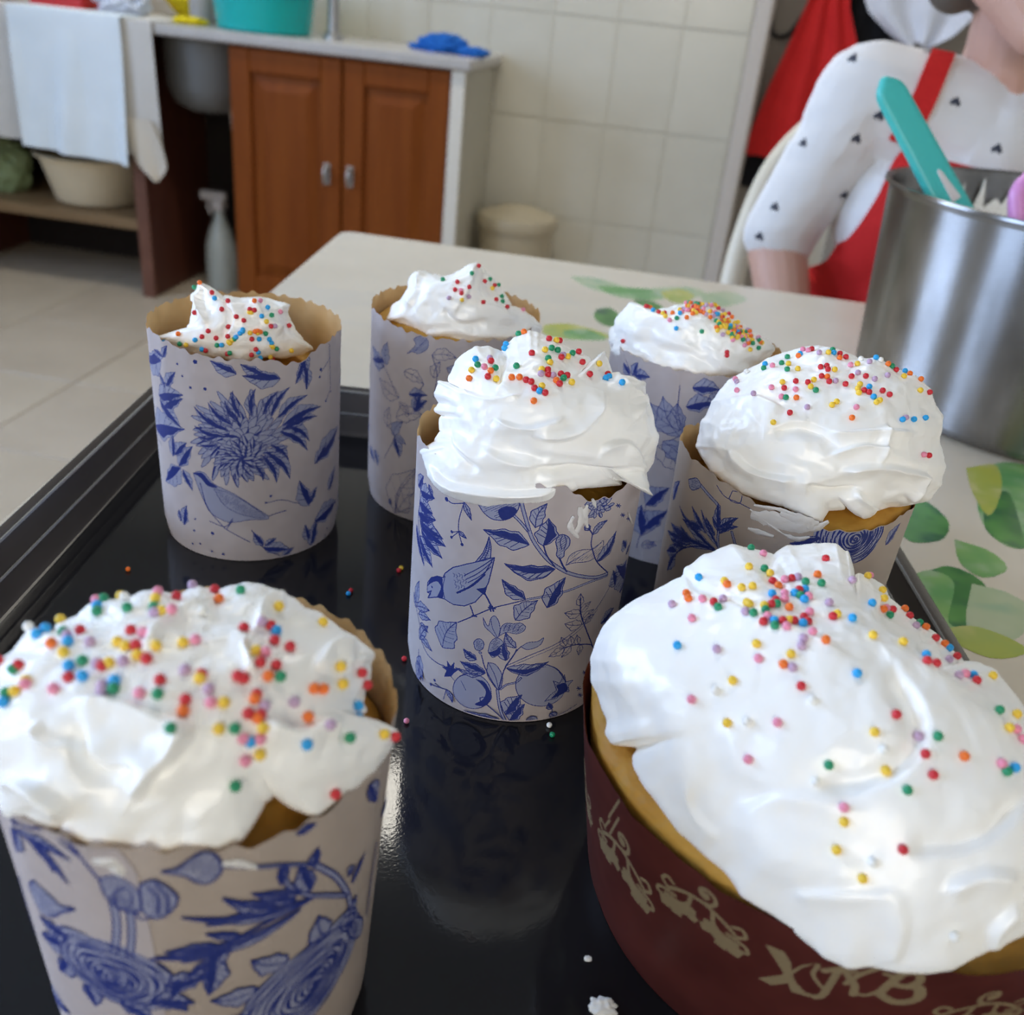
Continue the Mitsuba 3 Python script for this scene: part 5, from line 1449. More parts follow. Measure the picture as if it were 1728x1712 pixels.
a1 = on_z(np.array([1590., 318]), TZ + .147)
dp = (a1 - CAM) @ FWD
r2 = ray(np.array([1494., 140]))
a2 = CAM + r2 * (dp * .99 / (r2 @ FWD))
a0 = a1 - (a2 - a1) * .60
lab('spatula', 'turquoise silicone spatula leaning in the steel pot, its handle pointing up left', 'spatula')
part('spatula', 'handle', paddle(a0, a2, .026, .0215, .009, CAM_X), 'm_turquoise', smooth=40)
part('spatula', 'blade', paddle(a0 + (a0 - a1) * .02, a0 - (a2 - a1) * .22 + [0, .004, .0], .03, .044, .007, CAM_X), 'm_turquoise', smooth=40)
part('spatula', 'meringue_residue', paddle(a1 - (a2 - a1) * .12 + .003 * CAM_X - .0046 * FWD, a1 + (a2 - a1) * .15 + .001 * CAM_X - .0050 * FWD, .007, .003, .0016, CAM_X), 'm_frosting_thin', smooth=40)
b1 = on_z(np.array([1738., 345]), TZ + .150)
rb = ray(np.array([1742., 262]))
b2 = CAM + rb * (((b1 - CAM) @ FWD) * .995 / (rb @ FWD))
lab('pink_spoon', 'pink plastic spoon in the steel pot, at the right edge', 'spoon')
part('pink_spoon', 'handle', paddle(b1 - (b2 - b1) * 1.6, b1 + (b2 - b1) * .55, .022, .030, .012, CAM_X), 'm_pink', smooth=40)
part('pink_spoon', 'bowl', paddle(b1 - (b2 - b1) * 1.5, b1 - (b2 - b1) * 2.5 + [0, .01, .0], .024, .045, .01, CAM_X), 'm_pink', smooth=40)

# ================================================================ KITCHEN UNITS AT THE BACK
mat('m_worktop', mottled((0.37, 0.355, 0.34), (0.44, 0.42, 0.405), 30), 0.25, 0.5)
mat('m_dark_wood', proc(lambda p, n, uv: mix((0.060, 0.017, 0.010), (0.095, 0.028, 0.016), fbm(p.x * 30, p.y * 30, p.z * 4, 3))), 0.5, 0.4)
mat('m_wood_edge', mottled((0.11, 0.045, 0.03), (0.16, 0.07, 0.045), 20), 0.5, 0.3)
mat('m_shelf', mottled((0.17, 0.105, 0.05), (0.22, 0.14, 0.07), 20), 0.5, 0.3)
mat('m_black_wood', (0.018, 0.013, 0.011), 0.7, 0.2)
mat('m_side_panel', (0.62, 0.59, 0.52), 0.5, 0.4)
mat('m_side_board', (0.42, 0.395, 0.32), 0.5, 0.4)
mat('m_sink', (0.13, 0.13, 0.125), 0.5, 0.5)
mat('m_metal', (0.40, 0.39, 0.38), 0.35, 0.5, 0.9)
mat('m_towel', proc(lambda p, n, uv: mix((0.60, 0.67, 0.72), (0.70, 0.76, 0.80), fbm(p.x * 9, p.y * 9, p.z * 9, 3))), 0.9, 0.2)
mat('m_white_cloth', mottled((0.48, 0.46, 0.43), (0.55, 0.53, 0.50), 8), 0.9, 0.2)
mat('m_cream_cloth', mottled((0.50, 0.45, 0.38), (0.57, 0.52, 0.44), 8), 0.9, 0.2)
mat('m_cream_plastic', (0.62, 0.52, 0.36), 0.4, 0.5)
mat('m_teal', (0.0, 0.38, 0.36), 0.35, 0.5)
mat('m_red_plastic', (0.55, 0.012, 0.01), 0.4, 0.5)
mat('m_yellow', (0.72, 0.56, 0.01), 0.7, 0.3)
mat('m_blue_cloth', (0.01, 0.11, 0.42), 0.85, 0.3)
mat('m_bag', (0.62, 0.66, 0.74), 0.45, 0.5)
mat('m_bin', (0.44, 0.375, 0.26), 0.45, 0.5)
mat('m_grey', (0.33, 0.32, 0.31), 0.5, 0.4)
mat('m_green_bag', mottled((0.18, 0.24, 0.10), (0.27, 0.32, 0.16), 20), 0.6, 0.4)
mat('m_bottle', (0.36, 0.38, 0.34), 0.3, 0.5)
mat('m_bottle_head', (0.50, 0.46, 0.44), 0.4, 0.5)
FV = 2.85

lab('worktop', 'pale worktop running along the tiled wall above the red wooden cabinet', 'worktop')
part('worktop', 'slab', in_room(rbox((-2.7, FV - .025, .79), (-.592, 3.29, .821), .006)), 'm_worktop')

lab('sink_cabinet', 'reddish-brown wooden kitchen cabinet with two panelled doors and a white side', 'cabinet')
part('sink_cabinet', 'carcass', in_room(rbox((-1.315, FV + .012, .05), (-.652, 3.28, .789), .003)), 'm_wood_red')
part('sink_cabinet', 'plinth', in_room(rbox((-1.30, FV + .04, 0), (-.66, 3.27, .05), .003)), 'm_dark_wood')
part('sink_cabinet', 'side_panel', in_room(rbox((-.650, FV + .004, 0), (-.614, 3.285, .789), .003)), 'm_side_board')
part('sink_cabinet', 'edge_strip', in_room(rbox((-.651, FV - .006, 0), (-.611, FV + .003, .789), .003)), 'm_side_panel')
lab('sink_cabinet__edge_strip', 'white front edge of the side')


def cab_door(u0, u1, knob_u):
    z0, z1 = .06, .782
    fr = .062
    base = cat(rbox((u0, FV - .006, z0), (u0 + fr, FV + .012, z1), .004), rbox((u1 - fr, FV - .006, z0), (u1, FV + .012, z1), .004),
               rbox((u0 + fr, FV - .006, z0), (u1 - fr, FV + .012, z0 + fr), .004), rbox((u0 + fr, FV - .006, z1 - fr), (u1 - fr, FV + .012, z1), .004))
    k = part('sink_cabinet', 'door', in_room(base), 'm_wood_red')
    a, b, c, d = u0 + fr, u1 - fr, z0 + fr, z1 - fr
    i1, i2 = .012, .045
    V = np.array([[a, FV + .008, c], [b, FV + .008, c], [b, FV + .008, d], [a, FV + .008, d],
                  [a + i1, FV + .008, c + i1], [b - i1, FV + .008, c + i1], [b - i1, FV + .008, d - i1], [a + i1, FV + .008, d - i1],
                  [a + i2, FV - .003, c + i2], [b - i2, FV - .003, c + i2], [b - i2, FV - .003, d - i2], [a + i2, FV - .003, d - i2]])
    F = [[8, 9, 10, 11]] + [[q + j, q + (j + 1) % 4, q + 4 + (j + 1) % 4, q + 4 + j] for q in (0, 4) for j in range(4)]
    part(k, 'panel', in_room((V, np.array(F))), 'm_wood_red')
    zc = .466
    plate = rbox((knob_u - .011, FV - .010, zc - .03), (knob_u + .011, FV - .005, zc + .03), .003)
    pull = tube(curve([(knob_u, FV - .008, zc + .02), (knob_u, FV - .026, zc + .016), (knob_u, FV - .030, zc - .004), (knob_u, FV - .024, zc - .026)], 16), np.linspace(.004, .008, 16) if False else .0065, 10)
    part(k, 'handle', in_room(cat(plate, pull)), 'm_metal', smooth=40)
    lab(k + '__handle', 'dull grey metal pull')


cab_door(-1.312, -.972, -1.014)
cab_door(-.966, -.653, -.942)

lab('shelf_unit', 'open brown wooden shelf unit under the cloth-covered left end of the worktop', 'shelf')
part('shelf_unit', 'end_panel', in_room(rbox((-1.640, FV, 0), (-1.604, 3.28, .789), .004)), 'm_dark_wood')
part('shelf_unit', 'edge_strip', in_room(rbox((-1.643, FV - .006, 0), (-1.602, FV + .003, .789), .002)), 'm_wood_edge')
part('shelf_unit', 'end_panel', in_room(rbox((-2.36, FV, 0), (-2.325, 3.28, .789), .004)), 'm_dark_wood')
part('shelf_unit', 'shelf', in_room(rbox((-2.325, FV + .004, .212), (-1.641, 3.27, .246), .004)), 'm_shelf')
part('shelf_unit', 'back_panel', in_room(rbox((-2.325, 3.26, .0), (-1.641, 3.28, .789), .002)), 'm_black_wood')

lab('sink', 'grey steel sink bowl hanging below the worktop left of the red cabinet', 'sink')
prof = [(0, .575), (.06, .577), (.105, .60), (.128, .65), (.131, .789)]
m = lathe(prof, 48)
m.vertices = m.vertices * [1.0, .95, 1] + [-1.46, 3.02, 0]
part('sink', 'bowl', in_room(m), 'm_sink', smooth=40)
part('sink', 'drain_pipe', in_room(tube([(-1.375, 3.02, .62), (-1.372, 3.03, .5), (-1.37, 3.04, .2), (-1.37, 3.1, .05)], .021, 14)), 'm_side_panel', smooth=40)
lab('sink__drain_pipe', 'pale plastic drain pipe')
part('sink', 'back_board', in_room(rbox((-1.60, 3.262, .0), (-1.318, 3.28, .785), .002)), 'm_black_wood')

lab('faucet', 'dark grey kitchen tap behind the turquoise basin', 'tap')
part('faucet', 'column', in_room(cat(lathe([(0, .82), (.03, .82), (.03, .832), (.018, .84), (.016, .95), (.018, .97), (0, .97)], 24).apply_translation([-1.062, 3.03, 0]))), 'm_metal', smooth=40)
part('faucet', 'spout', in_room(tube(curve([(-1.062, 3.03, .96), (-1.065, 3.02, 1.08), (-1.10, 2.98, 1.13), (-1.15, 2.94, 1.10), (-1.16, 2.93, 1.06)], 30), .011, 12)), 'm_metal', smooth=40)
part('faucet', 'lever', in_room(tube([(-1.062, 3.03, .965), (-1.045, 3.0, .985), (-1.02, 2.97, .995)], .007, 10)), 'm_metal', smooth=40)


def bowl(key, label, cat_, c, prof, m, seg=72, sx=1.0, extra=None):
    lab(key, label, cat_)
    g = lathe(prof, seg)
    g.vertices = g.vertices * [sx, 1, 1] + np.array(c)
    part(key, 'body', in_room(g), m, smooth=35)


bowl('turquoise_basin', 'turquoise plastic wash basin standing on the worktop beside the tap', 'basin', (-1.265, 3.0, .821),
     [(0, 0), (.125, 0), (.135, .006), (.150, .12), (.162, .124), (.164, .130), (.158, .133), (.147, .128), (.131, .012), (.12, .006), (0, .006)], 'm_teal')
lab('turquoise_basin__body')
labels.pop('turquoise_basin__body', None)
m = lathe([(.150, .112), (.158, .112), (.160, .122), (.152, .124)], 72)
m.vertices += [-1.265, 3.0, .821]
part('turquoise_basin', 'rim_band', in_room(m), 'm_teal', smooth=35)
bowl('cream_basin', 'cream plastic wash basin on the wooden shelf under the hanging towel', 'basin', (-1.885, 3.035, .2465),
     [(0, 0), (.118, 0), (.130, .008), (.160, .11), (.170, .14), (.184, .146), (.187, .152), (.181, .156), (.166, .148), (.154, .11), (.126, .014), (.116, .007), (0, .007)], 'm_cream_plastic')
bowl('waste_bin', 'beige plastic waste bin with a lid against the tiled wall beside the cabinet', 'waste bin', (-.47, 3.14, 0),
     [(0, 0), (.098, 0), (.103, .006), (.122, .335), (.124, .34), (.118, .342), (0, .342)], 'm_bin')
m = lathe([(.119, .328), (.129, .326), (.131, .334), (.131, .352), (.126, .362), (.115, .367), (.09, .372), (.06, .386), (.03, .391), (0, .392)], 72)
m.vertices += [-.47, 3.14, 0]
part('waste_bin', 'lid', in_room(m), 'm_bin', smooth=35)


def lump(c, size, seed, rough=.25, freq=3, sub=4):
    m = trimesh.creation.icosphere(subdivisions=sub)
    d = np.array(m.vertices)
    k = 1 + rough * 2 * (meshkit.fbm(d * freq + seed, 3, seed) - .5)
    m.vertices = d * k[:, None] * np.array(size) + np.array(c)
    z = m.vertices[:, 2]
    m.vertices[:, 2] = np.maximum(z, c[2] - size[2] * .72)
    return m


Lz = .821
lab('blue_cloth', 'crumpled blue cloth lying on the right end of the worktop', 'cloth')
part('blue_cloth', 'folds', in_room(cat(lump((-.72, 3.02, Lz + .0205), (.075, .05, .029), 3, .35, 2.6), lump((-.625, 2.985, Lz + .0105), (.05, .035, .0148), 5, .3, 3), lump((-.79, 3.04, Lz + .0075), (.04, .03, .0106), 9, .3, 3))), 'm_blue_cloth', smooth=True)
lab('yellow_sponge_cloth', 'small yellow cleaning cloth lying flat on the worktop left of the turquoise basin', 'cloth')
part('yellow_sponge_cloth', 'folds', in_room(lump((-1.475, 2.95, Lz + .0085), (.05, .045, .012), 2, .3, 3)), 'm_yellow', smooth=True)
bowl('yellow_bowl', 'yellow bowl on the worktop against the tiled wall', 'bowl', (-1.58, 3.19, Lz + .0045), [(0, 0), (.045, 0), (.05, .004), (.09, .05), (.094, .054), (.09, .056), (.046, .008), (0, .007)], 'm_yellow')
bowl('grey_mug', 'small grey mug on the worktop left of the turquoise basin', 'mug', (-1.50, 3.08, Lz), [(0, 0), (.032, 0), (.036, .004), (.038, .085), (.036, .087), (.034, .084), (.032, .008), (0, .006)], 'm_grey')
part('grey_mug', 'handle', in_room(tube(curve([(-1.464, 3.08, Lz + .07), (-1.435, 3.08, Lz + .065), (-1.432, 3.08, Lz + .03), (-1.464, 3.08, Lz + .02)], 20), .005, 8)), 'm_grey', smooth=40)
lab('plastic_bag', 'crumpled bluish white plastic bag on the worktop above the towel', 'bag')
part('plastic_bag', 'folds', in_room(lump((-1.725, 3.02, Lz + .0415), (.085, .055, .052), 6, .4, 3)), 'm_bag', smooth=25)
lab('red_container', 'red plastic container at the left end of the worktop', 'container')
o = m3.Manifold.cube([.17, .14, .1]).translate([-2.01, 2.98, Lz + .0045]) - m3.Manifold.cube([.158, .128, .1]).translate([-2.004, 2.986, Lz + .01])
part('red_container', 'box', in_room(o), 'm_red_plastic')
part('red_container', 'rim', in_room(m3.Manifold.cube([.186, .156, .008]).translate([-2.018, 2.972, Lz + .098]) - m3.Manifold.cube([.158, .128, .02]).translate([-2.004, 2.986, Lz + .09])), 'm_red_plastic')
bowl('white_plate', 'white dinner plate at the far left end of the worktop', 'plate', (-2.20, 3.02, Lz + .0045), [(0, 0), (.07, 0), (.08, .004), (.115, .016), (.118, .019), (.114, .020), (.078, .008), (0, .006)], 'm_white_paint')
lab('green_bag', 'green plastic bag standing on the shelf at the left edge of the photo', 'bag')
part('green_bag', 'folds', in_room(lump((-2.21, 3.02, .2465 + .0725), (.085, .07, .10), 7, .35, 2.5)), 'm_green_bag', smooth=25)


def drape(u0, u1, top_v, front_v, z_top, z_bot, amp, waves, seed, n=90, thick=.003, slant=0.0):
    """cloth lying on the worktop, over its edge and down the front, with soft folds"""
    us = np.linspace(u0, u1, n)
    path = [(top_v, z_top), (front_v + .02, z_top), (front_v + .006, z_top - .001), (front_v, z_top - .008)] + [(front_v, z) for z in np.linspace(z_top - .03, 0, 2)[:1]]
    zs = np.linspace(z_top - .03, z_bot, 26)
    rows = [(top_v, z_top), ((top_v + front_v) / 2, z_top), (front_v + .02, z_top), (front_v + .004, z_top), (front_v + .0005, z_top - .006)] + [(front_v, z) for z in zs]
    P = np.zeros((n, len(rows), 3))
    for j, (v, z) in enumerate(rows):
        f = max(0, (z_top - z) / (z_top - z_bot))
        ph = us * waves + seed
        off = amp * f ** .8 * (np.sin(ph * 2 * np.pi) + .5 * np.sin(ph * 3.7 * np.pi + f * 3)) - .004 * (f > 0.02)
        P[:, j, 0] = us + .01 * f * np.sin(ph * 4)
        P[:, j, 1] = v - np.maximum(off + amp * 1.2 * f, 0)
        P[:, j, 2] = z - slant * f * (us - u0)
    return slab(P, thick)


lab('cream_cloth', 'cream cloth covering the left end of the worktop, one corner hanging down beside the shelf', 'cloth')
part('cream_cloth', 'sheet', in_room(drape(-2.65, -1.53, 3.24, FV - .034, Lz + .0022, .455, .006, 5, .3)), 'm_white_cloth', smooth=40)
us, ss = np.linspace(0, 1, 16), np.linspace(0, 1, 24)
Uc, Sc = np.meshgrid(us, ss, indexing='ij')
wid = .075 + .03 * np.sin(Sc * 3.0) - .075 * np.clip((Sc - .72) / .28, 0, 1) ** 1.5
P = np.stack([-1.585 + .045 * Sc + (Uc - .5) * wid, FV - .048 - .012 * np.sin(Uc * np.pi * 2.2) * Sc, .56 - .175 * Sc], -1)
part('cream_cloth', 'hanging_corner', in_room(slab(P, .003)), 'm_cream_cloth', smooth=40)
lab('towel', 'pale blue towel hanging over the front edge of the worktop', 'towel')
part('towel', 'sheet', in_room(drape(-1.965, -1.615, 2.93, FV - .054, Lz + .0062, .445, .014, 5.5, .1, slant=.06)), 'm_towel', smooth=40)

lab('spray_bottle', 'grey spray bottle standing on the floor between shelf unit and red cabinet', 'spray bottle')
m = lathe([(0, 0), (.048, 0), (.052, .006), (.053, .10), (.050, .15), (.036, .20), (.020, .235), (.016, .26), (0, .262)], 40)
m.vertices += [-1.47, 3.07, 0]
part('spray_bottle', 'body', in_room(m), 'm_bottle', smooth=40)
part('spray_bottle', 'spray_head', in_room(cat(rbox((-1.49, 3.045, .262), (-1.45, 3.095, .30), .006), rbox((-1.535, 3.055, .292), (-1.445, 3.085, .322), .008), tube([(-1.505, 3.07, .295), (-1.512, 3.07, .27), (-1.50, 3.07, .245)], .005, 8))), 'm_bottle_head')

# ================================================================ APRONS AND COAT HANGING IN THE RECESS
mat('m_red_cloth', mottled((0.48, 0.012, 0.012), (0.58, 0.020, 0.018), 12), 0.85, 0.3)
mat('m_black_cloth', (0.012, 0.012, 0.014), 0.9, 0.2)
mat('m_coat', mottled((0.66, 0.68, 0.75), (0.73, 0.75, 0.81), 10), 0.9, 0.2)
RV = V1 + .15
lab('coat_rail', 'wooden coat rail with pegs on the recess wall, holding the aprons', 'coat rail')
part('coat_rail', 'board', in_room(rbox((.25, RV - .022, 1.42), (1.1, RV - .001, 1.50), .004)), 'm_dark_wood')
for u in (.40, .53, .64, .9):
    part('coat_rail', 'peg', in_room(tube([(u, RV - .02, 1.45), (u, RV - .06, 1.455), (u, RV - .085, 1.475)], .008, 10)), 'm_metal', smooth=40)


def hanging(key, m, v, rows, waves, amp, seed):
    """rows of (z, u left, u right): a garment hanging in folds"""
    rows = np.array(rows, float)
    zs = np.linspace(rows[0, 0], rows[-1, 0], 40)
    ul, ur = np.interp(zs, rows[::-1, 0], rows[::-1, 1]), np.interp(zs, rows[::-1, 0], rows[::-1, 2])
    t = np.linspace(0, 1, 60)
    P = np.zeros((60, 40, 3))
    for j, z in enumerate(zs):
        f = j / 39
        P[:, j] = np.column_stack([ul[j] + (ur[j] - ul[j]) * t, v - amp * (1 + np.sin(t * waves * 2 * np.pi + seed + f)) * (.3 + .7 * f), z + .008 * np.sin(t * 9 + seed) * f])
    return part(key, 'cloth', in_room(slab(P, .003)), m, smooth=40)


lab('red_apron', 'red apron hanging from the coat rail behind the seated person', 'apron')
hanging('red_apron', 'm_red_cloth', RV - .045, [(1.28, .37, .43), (1.06, .322, .445), (.95, .295, .50), (.80, .255, .56), (.655, .226, .62), (.595, .228, .62)], 3, .012, 1)
part('red_apron', 'neck_loop', in_room(tube(curve([(.372, RV - .055, 1.27), (.374, RV - .06, 1.40), (.378, RV - .07, 1.472), (.40, RV - .07, 1.492), (.422, RV - .07, 1.472), (.426, RV - .06, 1.40), (.428, RV - .055, 1.27)], 30), .006, 8)), 'm_red_cloth', smooth=40)
lab('black_apron', 'black apron hanging behind the red apron', 'apron')
hanging('black_apron', 'm_black_cloth', RV - .008, [(1.35, .47, .62), (1.02, .44, .64), (.9, .34, .66), (.6, .236, .66), (.49, .232, .66)], 3, .006, 2)
part('black_apron', 'neck_loop', in_room(tube(curve([(.48, RV - .012, 1.345), (.50, RV - .03, 1.41), (.53, RV - .07, 1.486), (.56, RV - .03, 1.41), (.60, RV - .012, 1.345)], 30), .006, 8)), 'm_black_cloth', smooth=40)
lab('white_coat', 'white garment hanging from the coat rail beside the red apron, above the shoulder', 'coat')
hanging('white_coat', 'm_coat', RV - .10, [(1.42, .58, .70), (1.30, .47, .80), (1.12, .455, .82), (1.05, .50, .79), (1.0, .575, .75), (.972, .63, .70)], 2.5, .015, 4)
part('white_coat', 'hanger_loop', in_room(tube(curve([(.60, RV - .115, 1.41), (.612, RV - .085, 1.46), (.64, RV - .072, 1.494), (.668, RV - .085, 1.46), (.68, RV - .115, 1.41)], 30), .004, 8)), 'm_coat', smooth=40)
lab('black_strap', 'thin black strap curving on the recess wall beside the red apron', 'strap')
part('black_strap', 'band', in_room(tube(curve([(.228, RV - .006, 1.0), (.235, RV - .01, .965), (.262, RV - .012, .953), (.29, RV - .012, .965), (.315, RV - .012, 1.01), (.335, RV - .012, 1.06)], 40), .006, 8)), 'm_black_cloth', smooth=40)

# ================================================================ CHAIR AND PERSON
mat('m_chair', (0.66, 0.60, 0.47), 0.4, 0.5)
mat('m_skin', mottled((0.52, 0.30, 0.22), (0.58, 0.35, 0.265), 25), 0.5, 0.4)
mat('m_lip', (0.45, 0.10, 0.10), 0.45, 0.5)
mat('m_hair', (0.10, 0.085, 0.07), 0.6, 0.4)
mat('m_eye', (0.75, 0.74, 0.72), 0.3, 0.5)
mat('m_iris', (0.05, 0.035, 0.02), 0.3, 0.5)
mat('m_sweater', mottled((0.66, 0.645, 0.63), (0.74, 0.73, 0.715), 14), 0.9, 0.2)
mat('m_dot', (0.045, 0.05, 0.07), 0.9, 0.2)
mat('m_skirt', (0.08, 0.08, 0.11), 0.9, 0.2)
mat('m_shoe', (0.03, 0.03, 0.03), 0.5, 0.4)
BU, BV = .345, 1.23
lab('chair', 'cream plastic chair with a rounded back, carrying the person in the red apron', 'chair')
seat = m3.Manifold.batch_hull([m3.Manifold.sphere(.012, 16).translate([BU + a, BV + .03 + b, .42]) for a in (-.20, .20) for b in (-.20, .20)])
part('chair', 'seat', in_room(seat), 'm_chair')
for a in (-.19, .19):
    for b in (-.18, .20):
        part('chair', 'leg', in_room(tube([(BU + a, BV + .03 + b, .415), (BU + a * 1.1, BV + .03 + b * 1.12, .0)], [.02, .017], 12)), 'm_chair', smooth=40)
loop = curve([(BU - .225, BV + .06, .425), (BU - .238, BV + .10, .60), (BU - .232, BV + .15, .72), (BU - .20, BV + .195, .825), (BU - .12, BV + .235, .90), (BU, BV + .25, .925), (BU + .12, BV + .235, .90), (BU + .20, BV + .195, .825), (BU + .232, BV + .15, .72), (BU + .238, BV + .10, .60), (BU + .225, BV + .06, .425)], 90)
part('chair', 'back_frame', in_room(tube(loop, .017, 14)), 'm_chair', smooth=40)
for k in range(5):
    du = (k - 2) * .065
    part('chair', 'back_slat', in_room(slab(np.array([[(BU + du + s, BV + .225 + .025 * t - abs(du) * .12 * t, .425 + (.485 - abs(du) * .35) * t) for t in np.linspace(0, 1, 6)] for s in (-.02, .02)]), .008)), 'm_chair')

SH_L, SH_R = (BU - .143, BV - .015, .925), (BU + .143, BV + .0, .925)
EL_L, WR_L = (BU - .206, BV - .02, .752), (BU - .165, BV - .13, .62)
EL_R, WR_R = (BU + .235, BV - .02, .745), (BU + .12, BV - .17, .60)
HEAD = np.array([BU - .012, BV - .035, 1.095])
lab('person', 'seated person in white dotted sweater and red apron behind the table', 'person')


def hand(w, fwd, side, up):
    """palm, four fingers of different lengths bent at the knuckles, and a thumb from the side of the palm"""
    w, fwd, side, up = (np.asarray(x, float) for x in (w, fwd, side, up))
    ch = [[(w, .024), (w + fwd * .045 + side * .018, .016)], [(w, .024), (w + fwd * .045 - side * .018, .016)], [(w + fwd * .045 + side * .018, .016), (w + fwd * .085 + side * .026, .0115)], [(w + fwd * .045 - side * .018, .016), (w + fwd * .082 - side * .028, .0115)],
          [(w + fwd * .084 + side * .026, .0115), (w + fwd * .082 - side * .028, .0115)]]
    for k, (o, l) in enumerate(((.029, .062), (.010, .072), (-.010, .067), (-.029, .052))):
        k0 = w + fwd * .082 + side * o
        k1 = k0 + fwd * l * .5 + up * .004
        k2 = k1 + fwd * l * .32 - up * l * .22
        k3 = k2 + fwd * l * .14 - up * l * .28
        ch.append([(k0, .0098), (k1, .0088), (k2, .008), (k3, .0072)])
    t0 = w + fwd * .02 + side * .022
    ch.append([(t0, .014), (t0 + fwd * .03 + side * .02, .0115), (t0 + fwd * .055 + side * .024, .0095), (t0 + fwd * .075 + side * .018 - up * .006, .008)])
    return ch


chains = [[((BU, BV + .01, .555), .112), ((BU, BV, .64), .10), ((BU, BV, .76), .10), ((BU, BV, .88), .085), ((BU, BV + .005, .955), .05), ((BU - .004, BV - .004, .985), .047), ((BU - .01, BV - .018, 1.05), .048)],
          [((BU, BV, .90), .07), (SH_L, .045), (EL_L, .035), (WR_L, .027)], [((BU, BV, .90), .07), (SH_R, .045), (EL_R, .036), (WR_R, .025)],
          [((BU - .08, BV + .02, .545), .085), ((BU - .09, BV - .36, .53), .055), ((BU - .09, BV - .34, .30), .048), ((BU - .09, BV - .32, .09), .034), ((BU - .09, BV - .44, .03), .026)],
          [((BU + .08, BV + .02, .545), .085), ((BU + .09, BV - .36, .53), .055), ((BU + .09, BV - .34, .30), .048), ((BU + .09, BV - .32, .09), .034), ((BU + .09, BV - .44, .03), .026)],
          # head: skull, jaw, chin, nose, ears
          [(HEAD + [0, .015, .035], .088), (HEAD + [0, -.012, .03], .085)], [(HEAD + [0, -.012, .02], .078), (HEAD + [0, -.045, -.045], .045)], [(HEAD + [-.032, -.02, -.035], .042), (HEAD + [0, -.068, -.088], .026)],
          [(HEAD + [.032, -.02, -.035], .042), (HEAD + [0, -.068, -.088], .026)], [(HEAD + [-.035, -.055, -.005], .038), (HEAD + [.035, -.055, -.005], .038)],
          [(HEAD + [0, -.098, .02], .009), (HEAD + [0, -.115, -.018], .013)], [(HEAD + [-.010, -.103, -.022], .010), (HEAD + [.010, -.103, -.022], .010)],
          [(HEAD + [-.087, .01, .018], .012), (HEAD + [-.085, .006, -.018], .009)], [(HEAD + [.087, .01, .018], .012), (HEAD + [.085, .006, -.018], .009)]]
for w, sd in ((np.array(WR_L), 1), (np.array(WR_R), -1)):
    f = np.array([.35 * sd, -.75, -.45])
    f /= np.linalg.norm(f)
    s = np.array([sd, 0, 0]) - f * f[0] * sd
    s /= np.linalg.norm(s)
    u = np.cross(s, f) if np.cross(s, f)[2] > 0 else -np.cross(s, f)
    chains += hand(w, f, s, u)
part('person', 'body', in_room(bones(chains, .009, 8)), 'm_skin', smooth=True)
for s in (-1, 1):
    e = trimesh.creation.icosphere(subdivisions=3, radius=.012)
    e.vertices += HEAD + [s * .032, -.083, .022]
    k = part('person', 'eye', in_room(e), 'm_eye', smooth=True)
    i = trimesh.creation.icosphere(subdivisions=2, radius=.006)
    i.vertices += HEAD + [s * .032, -.0905, .022]
    part(k, 'iris', in_room(i), 'm_iris', smooth=True)
part('person', 'lips', in_room(bones([[(HEAD + [-.022, -.088, -.056], .004), (HEAD + [0, -.0955, -.0535], .007), (HEAD + [.022, -.088, -.056], .004)], [(HEAD + [-.020, -.087, -.060], .004), (HEAD + [0, -.094, -.064], .008), (HEAD + [.020, -.087, -.060], .004)]], .004, 4)), 'm_lip', smooth=True)
hair = bones([[(HEAD + [0, .03, .05], .098), (HEAD + [0, .035, .0], .090)], [(HEAD + [-.055, .02, .04], .050), (HEAD + [-.066, .03, -.05], .032)], [(HEAD + [.055, .02, .04], .050), (HEAD + [.066, .03, -.05], .032)], [(HEAD + [0, .09, -.02], .06), (HEAD + [0, .12, -.035], .045)], [(HEAD + [-.04, -.03, .10], .035), (HEAD + [.04, -.03, .10], .035)]], .012, 6)
part('person', 'hair', in_room(hair), 'm_hair', smooth=True)
lab('person__hair', 'dark hair tied back')
# sweater
sw = bones([[((BU, BV + .01, .58), .130), ((BU, BV + .005, .66), .118), ((BU, BV, .76), .118), ((BU, BV, .875), .092), ((BU, BV + .006, .918), .062)],
            [((BU - .05, BV - .02, .80), .098), ((BU + .05, BV - .02, .80), .098)],
            [((BU - .02, BV, .885), .085), (SH_L, .056), ((BU - .172, BV - .018, .85), .046), ((EL_L[0] + .002, EL_L[1], EL_L[2] + .013), .042)],
            [((BU + .02, BV, .885), .085), (SH_R, .056), ((BU + .205, BV - .018, .84), .052), ((EL_R[0] - .004, EL_R[1], EL_R[2] + .03), .043)]], .010, 8)
nv = np.array(sw.vertices)
nn = np.array(sw.vertex_normals)
wr = np.abs(meshkit.fbm(nv * [16, 16, 34] + 3, 3, 5) * 2 - 1)
sw.vertices = nv + nn * (.006 * (.5 - wr))[:, None]
part('person', 'sweater', in_room(sw.copy()), 'm_sweater', smooth=True)
lab('person__sweater', 'white sweater with small dark dots')
swr = in_room(sw.copy())
